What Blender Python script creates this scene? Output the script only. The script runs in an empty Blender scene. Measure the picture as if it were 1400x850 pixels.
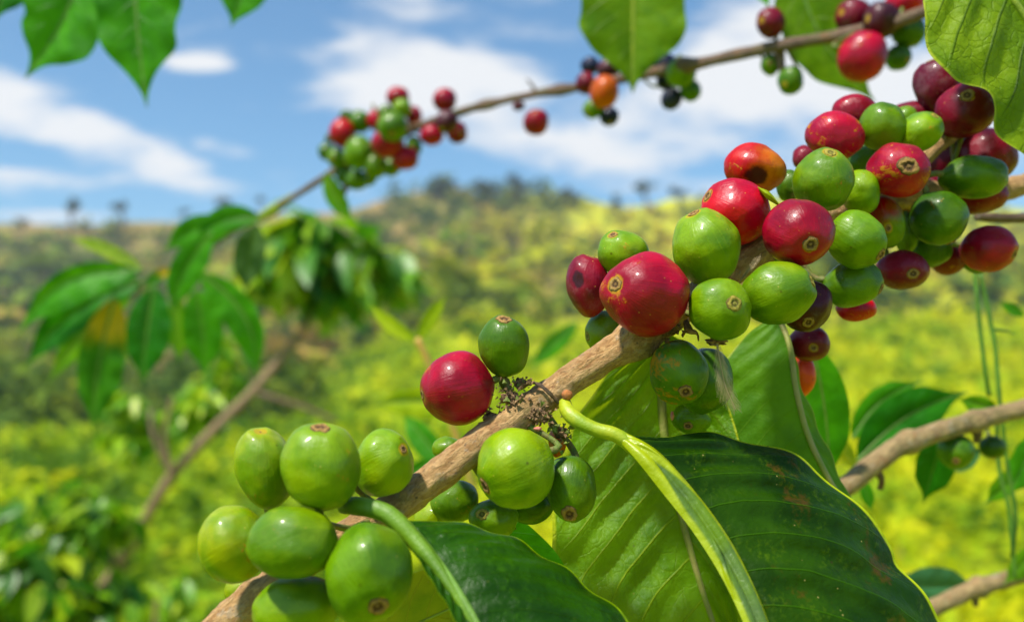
import bpy, math, random
import numpy as np
from mathutils import Vector, Matrix, noise as mnoise

random.seed(7); rng = np.random.default_rng(7)
scene = bpy.context.scene
col = scene.collection
R = math.radians

# ------------------------------------------------------------------ camera
F = 1361.0                                   # focal length in photo pixels (35 mm on 36 mm)
PITCH = R(4.2)
CAM = Vector((0, 0, 1.4))
RIGHT = Vector((1, 0, 0))
FWD = Vector((0, math.cos(PITCH), math.sin(PITCH)))
UP = RIGHT.cross(FWD)
CB = Matrix((RIGHT, UP, -FWD)).transposed()   # camera basis as columns (x right, y up, z to viewer)

def P(px, py, d):
    """world point seen at photo pixel (px,py), d metres along the view axis"""
    return CAM + d * (RIGHT * ((px - 700) / F) + UP * ((425 - py) / F) + FWD)

cam = bpy.data.cameras.new('camera'); cam_o = bpy.data.objects.new('camera', cam); col.objects.link(cam_o)
cam_o.location = CAM; cam_o.rotation_euler = CB.to_euler()
cam.lens = 35; cam.sensor_width = 36; cam.clip_start = 0.01; cam.clip_end = 3000
cam.dof.use_dof = True; cam.dof.focus_distance = 0.176; cam.dof.aperture_fstop = 14.5
scene.camera = cam_o

# ------------------------------------------------------------------ tagging helpers
def tag(o, label=None, cat=None, group=None, kind=None):
    if label: o['label'] = label
    if cat: o['category'] = cat
    if group: o['group'] = group
    if kind: o['kind'] = kind
    return o

def thing(name, loc, label, cat, group=None):
    o = bpy.data.objects.new(name, None); col.objects.link(o)
    o.empty_display_size = 0.005; o.location = loc
    return tag(o, label, cat, group)

def mesh_obj(name, verts, faces, mat, parent=None, uvs=None, loc=None, smooth=True, origin=None):
    """verts world coords (or relative when origin None and parent given relative already)"""
    me = bpy.data.meshes.new(name)
    if origin is not None:
        ox, oy, oz = origin
        verts = [(v[0] - ox, v[1] - oy, v[2] - oz) for v in verts]
    me.from_pydata([tuple(v) for v in verts], [], faces)
    if uvs is not None:
        uvl = me.uv_layers.new(name='UVMap')
        li = np.empty(len(me.loops), dtype=np.int32); me.loops.foreach_get('vertex_index', li)
        uvl.data.foreach_set('uv', np.asarray(uvs, dtype=np.float32)[li].ravel())
    if smooth: me.polygons.foreach_set('use_smooth', [True] * len(me.polygons))
    for m in (mat if isinstance(mat, (list, tuple)) else [mat]): me.materials.append(m)
    me.update()
    o = bpy.data.objects.new(name, me); col.objects.link(o)
    if parent is not None: o.parent = parent
    elif origin is not None: o.location = origin
    return o

# ------------------------------------------------------------------ node helpers
class NT:
    def __init__(s, tree): s.t = tree; s.n = tree.nodes; s.l = tree.links
    def node(s, typ, ins=None, **kw):
        n = s.n.new(typ)
        for k, v in kw.items(): setattr(n, k, v)
        for k, v in (ins or {}).items():
            sk = n.inputs[k]
            if isinstance(v, bpy.types.NodeSocket): s.l.new(v, sk)
            else: sk.default_value = v
        return n
    def math(s, op, a, b=None, c=None, clamp=False):
        n = s.n.new('ShaderNodeMath'); n.operation = op; n.use_clamp = clamp
        for i, v in enumerate((a, b, c)):
            if v is None: continue
            if isinstance(v, bpy.types.NodeSocket): s.l.new(v, n.inputs[i])
            else: n.inputs[i].default_value = v
        return n.outputs[0]
    def vmath(s, op, a, b=None):
        n = s.n.new('ShaderNodeVectorMath'); n.operation = op
        for i, v in enumerate((a, b)):
            if v is None: continue
            if isinstance(v, bpy.types.NodeSocket): s.l.new(v, n.inputs[i])
            else: n.inputs[i].default_value = v
        return n.outputs[1] if op in ('LENGTH', 'DOT_PRODUCT') else n.outputs[0]
    def smooth(s, x, lo, hi, a=0.0, b=1.0):
        n = s.n.new('ShaderNodeMapRange'); n.interpolation_type = 'SMOOTHSTEP'
        s.l.new(x, n.inputs[0]); n.inputs[1].default_value = lo; n.inputs[2].default_value = hi
        n.inputs[3].default_value = a; n.inputs[4].default_value = b
        return n.outputs[0]
    def mix(s, f, a, b, mode='MIX'):
        n = s.n.new('ShaderNodeMix'); n.data_type = 'RGBA'; n.blend_type = mode
        for k, v in ((0, f), (6, a), (7, b)):
            if isinstance(v, bpy.types.NodeSocket): s.l.new(v, n.inputs[k])
            elif k == 0: n.inputs[k].default_value = v
            else: n.inputs[k].default_value = (*v, 1) if len(v) == 3 else v
        return n.outputs[2]
    def noise(s, vec, scale, detail=3, rough=0.5, dist=0.0):
        n = s.node('ShaderNodeTexNoise', {'Scale': scale, 'Detail': detail, 'Roughness': rough, 'Distortion': dist})
        s.l.new(vec, n.inputs['Vector']); return n.outputs[0]
    def mapping(s, vec, scale=(1, 1, 1), loc=(0, 0, 0), rot=(0, 0, 0), typ='POINT'):
        n = s.n.new('ShaderNodeMapping'); n.vector_type = typ; s.l.new(vec, n.inputs[0])
        n.inputs[1].default_value = loc; n.inputs[2].default_value = rot; n.inputs[3].default_value = scale
        return n.outputs[0]

def new_mat(name):
    m = bpy.data.materials.new(name); m.use_nodes = True
    nt = NT(m.node_tree); m.node_tree.nodes.clear()
    out = nt.n.new('ShaderNodeOutputMaterial')
    return m, nt, out

def rand_coords(nt, scale=1.0, per_metre=True):
    tc = nt.n.new('ShaderNodeTexCoord'); oi = nt.n.new('ShaderNodeObjectInfo')
    off = nt.math('MULTIPLY', oi.outputs['Random'], 37.0)
    cx = nt.n.new('ShaderNodeCombineXYZ')
    for i in range(3): nt.l.new(off, cx.inputs[i])
    sc = nt.vmath('MULTIPLY', tc.outputs['Object'], (scale,) * 3)
    return nt.vmath('ADD', sc, cx.outputs[0]), tc, oi

# ------------------------------------------------------------------ materials
def cherry_mat(name, base, alt, tint=None, scab=0.0, side=None, rough=0.3, ends=None, dull=0.0):
    """base/alt: mottled skin colours; tint: colour of fine streaks; scab: amount of corky patches; side: colour on one flank"""
    m, nt, out = new_mat(name)
    co, tc, oi = rand_coords(nt, 100.0)                       # centimetres
    uv = nt.node('ShaderNodeSeparateXYZ', {0: tc.outputs['UV']})
    v = uv.outputs[1]
    n1 = nt.noise(co, 1.3, 3, 0.55)
    c = nt.mix(nt.smooth(n1, 0.40, 0.62), base, alt)
    if side:
        sx = nt.node('ShaderNodeSeparateXYZ', {0: tc.outputs['Object']})
        sgrad = nt.math('ADD', nt.math('MULTIPLY', sx.outputs[0], 130.0), nt.math('MULTIPLY', n1, 0.9))
        c = nt.mix(nt.smooth(sgrad, 0.1, 0.9), c, side)
    if ends:
        c = nt.mix(nt.math('MULTIPLY', nt.smooth(v, 0.42, 0.0), 0.75), c, ends)
    # fine streaks running from stalk to calyx
    sep = nt.node('ShaderNodeSeparateXYZ', {0: tc.outputs['Object']})
    cb = nt.node('ShaderNodeCombineXYZ', {0: sep.outputs[0], 1: sep.outputs[1], 2: 0.0})
    dirn = nt.vmath('NORMALIZE', cb.outputs[0])
    cz = nt.node('ShaderNodeCombineXYZ', {2: nt.math('MULTIPLY', sep.outputs[2], 55.0)})
    st = nt.vmath('ADD', nt.vmath('MULTIPLY', dirn, (7.0, 7.0, 0)), cz.outputs[0])
    st = nt.vmath('ADD', st, nt.vmath('MULTIPLY', co, (.15, .15, .15)))
    ns = nt.noise(st, 2.2, 4, 0.65)
    tint = tint or tuple(min(1, x * 1.7 + 0.02) for x in base)
    c = nt.mix(nt.smooth(ns, 0.52, 0.78, 0, 0.30), c, tint)
    c = nt.mix(nt.smooth(nt.noise(co, 4.5, 4, 0.6), 0.48, 0.68, 0, 0.32), c, tuple(x * 0.55 for x in base))
    # uneven ripening: a warmer flush on one side, dull bloom on another
    fl_ = nt.noise(nt.vmath('ADD', co, (7.7, 2.2, 4.4)), 0.9, 3, 0.5)
    if base[1] > base[0]: c = nt.mix(nt.smooth(fl_, 0.50, 0.68, 0, 0.55), c, tuple(min(1, x) for x in (base[0] * 1.55, base[1] * 1.18, base[2])))
    else: c = nt.mix(nt.smooth(fl_, 0.50, 0.66, 0, 0.45), c, (base[0] * 0.45, base[1], base[2] * 1.1))
    bloom = nt.smooth(nt.math('ADD', nt.noise(nt.vmath('ADD', co, (1.7, 9.2, 3.4)), 2.2, 5, 0.7), nt.math('MULTIPLY', nt.noise(co, 12, 4, .7), .25)), 0.62, 0.78, 0, 0.10 if base[1] > base[0] else 0.18)
    c = nt.mix(bloom, c, tuple(x * .5 + .22 for x in base))
    # lenticels
    vo = nt.node('ShaderNodeTexVoronoi', {'Scale': 7.5}); nt.l.new(co, vo.inputs['Vector'])
    keep = nt.node('ShaderNodeSeparateColor', {0: vo.outputs['Color']})
    dots = nt.math('MULTIPLY', nt.smooth(vo.outputs['Distance'], 0.11, 0.05), nt.smooth(keep.outputs[0], 0.45, 0.6))
    pale = (0.55, 0.42, 0.16)
    c = nt.mix(nt.math('MULTIPLY', dots, 0.55), c, pale)
    vo2 = nt.node('ShaderNodeTexVoronoi', {'Scale': 3.1}); nt.l.new(nt.vmath('ADD', co, (3.1, 1.7, 9.2)), vo2.inputs['Vector'])
    k2 = nt.node('ShaderNodeSeparateColor', {0: vo2.outputs['Color']})
    dk = nt.math('MULTIPLY', nt.smooth(vo2.outputs['Distance'], 0.10, 0.04), nt.smooth(k2.outputs[1], 0.55, 0.7))
    c = nt.mix(nt.math('MULTIPLY', dk, 0.6), c, (0.05, 0.03, 0.012))
    # corky scars
    sn = nt.math('ADD', nt.math('MULTIPLY', nt.noise(co, 1.7, 3, 0.6), 0.8), nt.math('MULTIPLY', nt.noise(co, 7.0, 6, 0.75, 1.0), 0.55))
    sn = nt.math('ADD', sn, nt.math('MULTIPLY', nt.noise(st, 1.3, 4, 0.7), 0.25))
    lo = 1.00 - 0.25 * scab
    sm = nt.smooth(sn, lo, lo + 0.09)
    c = nt.mix(nt.math('MULTIPLY', sm, 0.8), c, (0.42, 0.22, 0.06))
    br_ = nt.n.new('ShaderNodeAttribute'); br_.attribute_name = 'bruise'
    bv_ = nt.smooth(nt.math('ADD', br_.outputs['Fac'], nt.math('MULTIPLY', nt.math('SUBTRACT', nt.noise(co, 5.5, 5, .7), 0.5), 1.1)), 0.25, 0.75)
    c = nt.mix(nt.math('MULTIPLY', bv_, 0.92), c, (0.022, 0.008, 0.010))
    # tan ring round the calyx
    hn = nt.math('ADD', v, nt.math('MULTIPLY', nt.math('SUBTRACT', nt.noise(co, 6.0, 4), 0.5), 0.06))
    halo = nt.smooth(hn, 0.085, 0.066)
    c = nt.mix(nt.math('MULTIPLY', halo, 0.75), c, (0.40, 0.27, 0.07))
    hv = nt.node('ShaderNodeHueSaturation', {'Hue': 0.5, 'Saturation': 1.18, 'Color': c})
    nt.l.new(nt.math('ADD', nt.math('MULTIPLY', oi.outputs['Random'], 0.32), 0.78), hv.inputs['Value'])
    b = nt.n.new('ShaderNodeBsdfPrincipled'); nt.l.new(hv.outputs[0], b.inputs['Base Color'])
    rg = nt.math('ADD', nt.math('MULTIPLY', nt.noise(co, 5.0, 4), 0.26), rough - 0.04 + dull)
    rg = nt.math('ADD', rg, nt.math('MULTIPLY', nt.math('ADD', sm, halo), 0.3), clamp=True)
    nt.l.new(rg, b.inputs['Roughness'])
    b.inputs['Specular IOR Level'].default_value = 0.22
    b.inputs['Subsurface Weight'].default_value = 0.12
    b.inputs['Subsurface Radius'].default_value = (1.0, 0.6, 0.25)
    b.inputs['Subsurface Scale'].default_value = 0.0015
    b.inputs['Coat Weight'].default_value = 0.16; b.inputs['Coat Roughness'].default_value = 0.14
    h = nt.math('ADD', nt.math('MULTIPLY', nt.noise(co, 3.0, 5, 0.6), 1.0), nt.math('MULTIPLY', sm, 0.25))
    h = nt.math('ADD', h, nt.math('MULTIPLY', ns, 0.35))
    h = nt.math('ADD', h, nt.math('MULTIPLY', dots, 0.12))
    bp = nt.node('ShaderNodeBump', {'Strength': 0.35, 'Distance': 0.0008, 'Height': h})
    nt.l.new(bp.outputs[0], b.inputs['Normal'])
    nt.l.new(b.outputs[0], out.inputs[0])
    return m

M = {}
M['red'] = cherry_mat('cherry_red', (0.38, 0.005, 0.024), (0.22, 0.003, 0.015), tint=(0.55, 0.05, 0.05), scab=0.3, rough=0.27)
M['bright_red'] = cherry_mat('cherry_bright_red', (0.45, 0.005, 0.022), (0.33, 0.004, 0.016), tint=(0.56, 0.05, 0.03), scab=0.25, side=(0.48, 0.010, 0.010))
M['scarred_red'] = cherry_mat('cherry_scarred_red', (0.36, 0.006, 0.026), (0.22, 0.004, 0.018), tint=(0.50, 0.10, 0.04), scab=0.62, rough=0.34)
M['purple'] = cherry_mat('cherry_purple', (0.17, 0.006, 0.018), (0.09, 0.004, 0.014), tint=(0.26, 0.03, 0.04), scab=0.15, rough=0.33)
M['dark_purple'] = cherry_mat('cherry_dark_purple', (0.075, 0.006, 0.014), (0.035, 0.005, 0.012), tint=(0.12, 0.02, 0.02), scab=0.1, rough=0.36)
M['navy'] = cherry_mat('cherry_blue_black', (0.010, 0.014, 0.045), (0.008, 0.012, 0.030), tint=(0.03, 0.04, 0.08), rough=0.5)
M['bruised_purple'] = cherry_mat('cherry_bruised_purple', (0.20, 0.008, 0.020), (0.12, 0.006, 0.016), tint=(0.30, 0.04, 0.04), scab=0.2, rough=0.36)
M['bruised_red'] = cherry_mat('cherry_bruised_red', (0.40, 0.014, 0.018), (0.30, 0.008, 0.016), tint=(0.50, 0.16, 0.03), scab=0.3, side=(0.50, 0.14, 0.012))
M['orange'] = cherry_mat('cherry_orange', (0.60, 0.065, 0.010), (0.50, 0.035, 0.010), tint=(0.66, 0.22, 0.03), scab=0.2)
M['blush'] = cherry_mat('cherry_blush_orange', (0.56, 0.13, 0.04), (0.45, 0.07, 0.03), tint=(0.6, 0.3, 0.08), scab=0.4)
M['green'] = cherry_mat('cherry_green', (0.100, 0.210, 0.001), (0.048, 0.125, 0.001), tint=(0.18, 0.29, 0.005), scab=0.10)
M['light_green'] = cherry_mat('cherry_light_green', (0.155, 0.270, 0.001), (0.080, 0.185, 0.001), tint=(0.26, 0.36, 0.006), scab=0.18)
M['yellow_green'] = cherry_mat('cherry_yellow_green', (0.25, 0.33, 0.002), (0.12, 0.23, 0.002), tint=(0.40, 0.42, 0.04), scab=0.32)
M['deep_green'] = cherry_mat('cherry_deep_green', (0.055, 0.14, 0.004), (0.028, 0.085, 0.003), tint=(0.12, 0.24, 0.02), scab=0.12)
M['scarred_green'] = cherry_mat('cherry_scarred_green', (0.10, 0.20, 0.010), (0.045, 0.12, 0.007), tint=(0.20, 0.30, 0.03), scab=0.78, rough=0.36)
M['half'] = cherry_mat('cherry_half_ripe', (0.10, 0.19, 0.010), (0.06, 0.13, 0.008), side=(0.34, 0.012, 0.02), scab=0.1)

def simple_mat(name, base, alt, scale=200, rough=0.7, bump=0.6, dist=0.0006, lo=.35, hi=.65):
    m, nt, out = new_mat(name); co, tc, oi = rand_coords(nt, 1.0)
    n = nt.noise(co, scale, 5, 0.65)
    c = nt.mix(nt.smooth(n, lo, hi), base, alt)
    b = nt.node('ShaderNodeBsdfPrincipled', {'Base Color': c, 'Roughness': rough})
    bp = nt.node('ShaderNodeBump', {'Strength': bump, 'Distance': dist, 'Height': nt.noise(co, scale * 2, 5, 0.7)})
    nt.l.new(bp.outputs[0], b.inputs['Normal']); nt.l.new(b.outputs[0], out.inputs[0])
    return m
def calyx_mat(name, ring, crater, nub, dark):
    m, nt, out = new_mat(name); co, tc, oi = rand_coords(nt, 100.0)
    sp = nt.node('ShaderNodeSeparateXYZ', {0: tc.outputs['UV']})
    nz = nt.noise(co, 14, 5, 0.7)
    r = nt.math('ADD', sp.outputs[0], nt.math('MULTIPLY', nt.math('SUBTRACT', nz, 0.5), 0.30))
    c = nt.mix(nt.smooth(r, 0.50, 0.66), crater, ring)
    c = nt.mix(nt.smooth(nt.math('ABSOLUTE', nt.math('SUBTRACT', r, 0.36)), 0.14, 0.04), c, dark)
    c = nt.mix(nt.smooth(r, 0.20, 0.10), c, nub)
    c = nt.mix(nt.smooth(nt.math('ABSOLUTE', nt.math('SUBTRACT', r, 1.0)), 0.12, 0.02, 0, .8), c, dark)
    c = nt.mix(nt.smooth(nt.noise(co, 30, 4, 0.7), .55, .70, 0, .7), c, dark)
    b = nt.node('ShaderNodeBsdfPrincipled', {'Base Color': c, 'Roughness': 0.8, 'Specular IOR Level': 0.2})
    bp = nt.node('ShaderNodeBump', {'Strength': 1.0, 'Distance': 0.0004, 'Height': nz})
    nt.l.new(bp.outputs[0], b.inputs['Normal']); nt.l.new(b.outputs[0], out.inputs[0])
    return m
M['calyx'] = calyx_mat('calyx_cork', (0.33, 0.20, 0.06), (0.16, 0.085, 0.03), (0.30, 0.18, 0.07), (0.07, 0.038, 0.018))
M['calyx_green'] = calyx_mat('calyx_green_cork', (0.33, 0.27, 0.045), (0.20, 0.21, 0.03), (0.28, 0.24, 0.05), (0.10, 0.075, 0.02))
M['stalk'] = simple_mat('stalk_green', (0.10, 0.17, 0.015), (0.16, 0.12, 0.03), 500, 0.6)
M['husk'] = simple_mat('dry_husk', (0.11, 0.065, 0.03), (0.36, 0.21, 0.09), 900, 0.85, 1.0)
M['husk_green'] = simple_mat('green_bract', (0.16, 0.24, 0.02), (0.10, 0.10, 0.02), 700, 0.7)
M['pink'] = simple_mat('pink_bud', (0.60, 0.14, 0.10), (0.5, 0.2, 0.12), 700, 0.6)
M['orange_stem'] = simple_mat('orange_stem', (0.50, 0.27, 0.05), (0.40, 0.30, 0.05), 150, 0.6)
M['vine'] = simple_mat('vine_green', (0.10, 0.24, 0.02), (0.06, 0.16, 0.015), 150, 0.6)
M['midrib'] = simple_mat('midrib_yellow_green', (0.30, 0.36, 0.025), (0.20, 0.28, 0.02), 350, 0.42, 0.4)
M['midrib_tan'] = simple_mat('midrib_tan_green', (0.30, 0.27, 0.08), (0.22, 0.26, 0.04), 350, 0.5, 0.4)
M['midrib_green'] = simple_mat('midrib_green', (0.14, 0.28, 0.03), (0.10, 0.20, 0.02), 350, 0.5, 0.4)
M['petiole'] = simple_mat('petiole_yellow', (0.36, 0.40, 0.008), (0.20, 0.30, 0.006), 180, 0.45, 0.5)

def bark_mat(name, light, mid, dark, green=(0.12, 0.13, 0.03), rough=0.75):
    m, nt, out = new_mat(name)
    tc = nt.n.new('ShaderNodeTexCoord')
    uvs = tc.outputs['UV']                                   # u round, v along in centimetres
    cm = nt.vmath('MULTIPLY', tc.outputs['Object'], (100.0,) * 3)
    sep = nt.node('ShaderNodeSeparateXYZ', {0: uvs})
    ang = nt.math('MULTIPLY', sep.outputs[0], 2 * math.pi)
    cx = nt.node('ShaderNodeCombineXYZ', {0: nt.math('COSINE', ang), 1: nt.math('SINE', ang), 2: nt.math('MULTIPLY', sep.outputs[1], 1.1)})
    fib = nt.noise(cx.outputs[0], 2.2, 7, 0.72, 0.8)           # long fibres
    big = nt.noise(cm, 1.1, 4, 0.6)
    fine = nt.noise(cm, 14, 6, 0.7)
    c = nt.mix(nt.smooth(fib, 0.36, 0.62), mid, light)
    c = nt.mix(nt.smooth(nt.noise(cm, 0.8, 4, 0.6), 0.48, 0.66, 0, 0.6), c, tuple(x * .72 for x in mid))
    c = nt.mix(nt.smooth(big, 0.50, 0.68, 0, 0.45), c, green)
    c = nt.mix(nt.smooth(fine, 0.52, 0.70, 0, 0.65), c, dark)
    cr = nt.noise(cx.outputs[0], 13.0, 5, 0.75)
    c = nt.mix(nt.smooth(cr, 0.60, 0.68, 0, 0.75), c, dark)
    lich = nt.math('ADD', nt.noise(cm, 2.4, 6, 0.7), nt.math('MULTIPLY', fine, .2))
    c = nt.mix(nt.smooth(lich, 0.68, 0.76, 0, 0.35), c, (0.42, 0.40, 0.33))
    rust = nt.noise(nt.vmath('ADD', cm, (4, 8, 1)), 1.8, 6, 0.65)
    c = nt.mix(nt.smooth(rust, 0.56, 0.66, 0, 0.5), c, (0.28, 0.11, 0.03))
    vo = nt.node('ShaderNodeTexVoronoi', {'Scale': 5.0}); nt.l.new(cm, vo.inputs['Vector'])
    k = nt.node('ShaderNodeSeparateColor', {0: vo.outputs['Color']})
    d = nt.math('MULTIPLY', nt.smooth(vo.outputs['Distance'], 0.16, 0.07), nt.smooth(k.outputs[0], 0.6, 0.7))
    c = nt.mix(nt.math('MULTIPLY', d, 0.7), c, (0.02, 0.014, 0.01))
    # pale flaking skin
    fl = nt.noise(nt.vmath('ADD', nt.vmath('MULTIPLY', cx.outputs[0], (1, 1, 1.4)), (5, 5, 5)), 2.2, 6, 0.7)
    c = nt.mix(nt.smooth(fl, 0.54, 0.60, 0, 0.5), c, tuple(min(1, x * 1.25) for x in light))
    b = nt.node('ShaderNodeBsdfPrincipled', {'Base Color': c, 'Roughness': rough})
    h = nt.math('ADD', fib, nt.math('MULTIPLY', fine, 0.35)); h = nt.math('ADD', h, nt.math('MULTIPLY', fl, 0.5))
    h = nt.math('SUBTRACT', h, nt.math('MULTIPLY', nt.smooth(cr, 0.58, 0.68), 0.4))
    bp = nt.node('ShaderNodeBump', {'Strength': 0.9, 'Distance': 0.0012, 'Height': h})
    nt.l.new(bp.outputs[0], b.inputs['Normal']); nt.l.new(b.outputs[0], out.inputs[0])
    return m
M['bark'] = bark_mat('branch_bark', (0.54, 0.335, 0.14), (0.38, 0.195, 0.06), (0.10, 0.05, 0.02))
M['bark_far'] = bark_mat('far_branch_bark', (0.20, 0.12, 0.075), (0.12, 0.07, 0.045), (0.05, 0.03, 0.02))
M['bark_mid'] = bark_mat('shrub_bark', (0.30, 0.19, 0.10), (0.19, 0.12, 0.06), (0.07, 0.045, 0.025))
M['bark_pale'] = bark_mat('pale_branch_bark', (0.40, 0.28, 0.12), (0.26, 0.17, 0.07), (0.09, 0.06, 0.03))

def leaf_mat(name, base, alt, trans, vein, N=9, k=0.22, vein_w=0.05, vein_a=0.6, margin=None, rough=0.35, tw=0.35,
             dirt=0.0, brown=0.0, mottle=None, net=0.0, mid_w=0.0, yellow_base=None, bump=0.5, spec=0.22, edge=None):
    m, nt, out = new_mat(name)
    co, tc, oi = rand_coords(nt, 100.0)
    sp = nt.node('ShaderNodeSeparateXYZ', {0: tc.outputs['UV']})
    u = sp.outputs[0]
    vv = nt.math('MULTIPLY', nt.math('SUBTRACT', sp.outputs[1], 0.5), 2.0)
    av = nt.math('ABSOLUTE', vv)
    side = nt.math('GREATER_THAN', vv, 0.0)
    wob = nt.math('MULTIPLY', nt.math('SUBTRACT', nt.noise(co, 0.9, 2), 0.5), 0.03)
    s = nt.math('SUBTRACT', nt.math('ADD', u, wob), nt.math('MULTIPLY', nt.math('POWER', av, 1.25), k))
    s = nt.math('ADD', nt.math('MULTIPLY', s, float(N)), nt.math('MULTIPLY', side, 0.42))
    fr = nt.math('ABSOLUTE', nt.math('SUBTRACT', nt.math('FRACT', s), 0.5))
    fade = nt.smooth(av, 0.99, 0.72)
    # vein narrows towards the margin
    vm = nt.math('MULTIPLY', nt.smooth(fr, vein_w, vein_w * 0.25), fade)
    n1 = nt.noise(co, 0.8, 4, 0.6)
    c = nt.mix(nt.smooth(n1, 0.38, 0.64), base, alt)
    t = nt.mix(nt.smooth(n1, 0.38, 0.64), trans, tuple(a * .7 for a in trans))
    if yellow_base:
        yb = nt.smooth(nt.math('ADD', u, nt.math('MULTIPLY', n1, .4)), 0.62, 0.42)
        c = nt.mix(yb, c, yellow_base); t = nt.mix(yb, t, yellow_base)
    fine = nt.noise(co, 9.0, 5, 0.7)
    if mottle:
        mm = nt.math('MULTIPLY', nt.smooth(fine, 0.48, 0.66), nt.smooth(nt.noise(co, 1.3, 3), 0.42, 0.62))
        c = nt.mix(nt.math('MULTIPLY', mm, 0.5), c, mottle)
    if brown:
        br = nt.smooth(nt.math('ADD', nt.noise(co, 1.0, 5, 0.6), nt.math('MULTIPLY', fine, 0.3)), 0.79 - 0.1 * brown, 0.90 - 0.1 * brown)
        c = nt.mix(nt.math('MULTIPLY', br, 0.75), c, (0.065, 0.032, 0.010))
    c = nt.mix(nt.math('MULTIPLY', vm, vein_a), c, vein)
    t = nt.mix(nt.math('MULTIPLY', vm, vein_a * 0.8), t, tuple(x * 0.6 for x in vein))
    # cross veins / fine network
    vo = nt.node('ShaderNodeTexVoronoi', {'Scale': 3.2}, feature='DISTANCE_TO_EDGE')
    nt.l.new(nt.vmath('ADD', co, nt.vmath('MULTIPLY', nt.node('ShaderNodeTexNoise', {'Scale': 2.0, 'Vector': co}).outputs['Color'], (.35, .35, .35))), vo.inputs['Vector'])
    netm = nt.smooth(vo.outputs['Distance'], 0.06, 0.0)
    vo3 = nt.node('ShaderNodeTexVoronoi', {'Scale': 11.0}, feature='DISTANCE_TO_EDGE'); nt.l.new(co, vo3.inputs['Vector'])
    net3 = nt.smooth(vo3.outputs['Distance'], 0.10, 0.0)
    if net:
        c = nt.mix(nt.math('MULTIPLY', netm, net), c, vein)
        c = nt.mix(nt.math('MULTIPLY', net3, net * 0.35), c, tuple(x * .6 for x in base))
        t = nt.mix(nt.math('MULTIPLY', netm, net), t, tuple(x * 0.5 for x in vein))
    if mid_w:
        mw = nt.smooth(av, mid_w, mid_w * 0.4)
        c = nt.mix(mw, c, vein)
    if edge: c = nt.mix(nt.smooth(nt.math('ADD', av, nt.math('MULTIPLY', nt.smooth(u, .42, .08), .9)), 0.58, 0.80), c, edge)
    if margin:
        c = nt.mix(nt.smooth(av, 0.965, 0.985), c, margin); t = nt.mix(nt.smooth(av, 0.965, 0.985), t, margin)
    if dirt:
        vd = nt.node('ShaderNodeTexVoronoi', {'Scale': 5.5}); nt.l.new(co, vd.inputs['Vector'])
        kk = nt.node('ShaderNodeSeparateColor', {0: vd.outputs['Color']})
        dd = nt.math('MULTIPLY', nt.smooth(vd.outputs['Distance'], 0.11, 0.05), nt.smooth(kk.outputs[0], 0.72, 0.8))
        c = nt.mix(nt.math('MULTIPLY', dd, dirt), c, (0.30, 0.25, 0.10))
        vd2 = nt.node('ShaderNodeTexVoronoi', {'Scale': 2.3}); nt.l.new(co, vd2.inputs['Vector'])
        k2 = nt.node('ShaderNodeSeparateColor', {0: vd2.outputs['Color']})
        d2 = nt.math('MULTIPLY', nt.smooth(vd2.outputs['Distance'], 0.07, 0.03), nt.smooth(k2.outputs[1], 0.6, 0.7))
        c = nt.mix(nt.math('MULTIPLY', d2, 0.8), c, (0.03, 0.02, 0.01))
    c = nt.node('ShaderNodeHueSaturation', {'Saturation': 1.12, 'Value': 1.0, 'Color': c}).outputs[0]
    b = nt.n.new('ShaderNodeBsdfPrincipled'); nt.l.new(c, b.inputs['Base Color'])
    nt.l.new(nt.math('ADD', nt.math('MULTIPLY', nt.noise(co, 2.0, 5, 0.6), 0.3), rough - 0.12, clamp=True), b.inputs['Roughness'])
    b.inputs['Specular IOR Level'].default_value = spec
    h = nt.math('ADD', nt.math('MULTIPLY', nt.noise(co, 1.6, 3), 1.2), nt.math('MULTIPLY', fine, 0.12))
    h = nt.math('SUBTRACT', h, nt.math('MULTIPLY', vm, 0.5))
    h = nt.math('SUBTRACT', h, nt.math('MULTIPLY', netm, 0.02 + net * 0.35))
    h = nt.math('SUBTRACT', h, nt.math('MULTIPLY', net3, 0.01 + net * 0.05))
    bp = nt.node('ShaderNodeBump', {'Strength': bump, 'Distance': 0.0016, 'Height': h})
    nt.l.new(bp.outputs[0], b.inputs['Normal'])
    tr = nt.node('ShaderNodeBsdfTranslucent', {'Color': t})
    mx = nt.node('ShaderNodeMixShader', {0: tw}); nt.l.new(b.outputs[0], mx.inputs[1]); nt.l.new(tr.outputs[0], mx.inputs[2])
    nt.l.new(mx.outputs[0], out.inputs[0])
    return m

M['leaf_hero'] = leaf_mat('leaf_dark_glossy', (0.015, 0.050, 0.001), (0.006, 0.026, 0.0006), (0.07, 0.18, 0.004), (0.05, 0.15, 0.008), N=8, k=0.30,
    vein_w=0.030, vein_a=0.40, margin=(0.35, 0.42, 0.03), rough=0.42, tw=0.13, dirt=0.8, brown=0.55, mottle=(0.07, 0.13, 0.008), net=0.0, bump=0.5, spec=0.11)
M['leaf_low'] = leaf_mat('leaf_dark_waxy', (0.014, 0.060, 0.001), (0.006, 0.032, 0.0006), (0.08, 0.25, 0.01), (0.05, 0.16, 0.015), N=8, k=0.25,
    vein_w=0.03, vein_a=0.2, margin=(0.22, 0.34, 0.03), rough=0.34, tw=0.15, dirt=0.2, mottle=(0.04, 0.12, 0.006), bump=0.7, spec=0.16)
M['leaf_back'] = leaf_mat('leaf_backlit_underside', (0.085, 0.21, 0.003), (0.032, 0.12, 0.003), (0.44, 0.58, 0.006), (0.34, 0.46, 0.03), N=8, k=0.42,
    vein_w=0.040, vein_a=0.65, margin=(0.40, 0.45, 0.05), rough=0.5, tw=0.40, dirt=0.6, net=0.10, bump=0.9, spec=.3)
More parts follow.
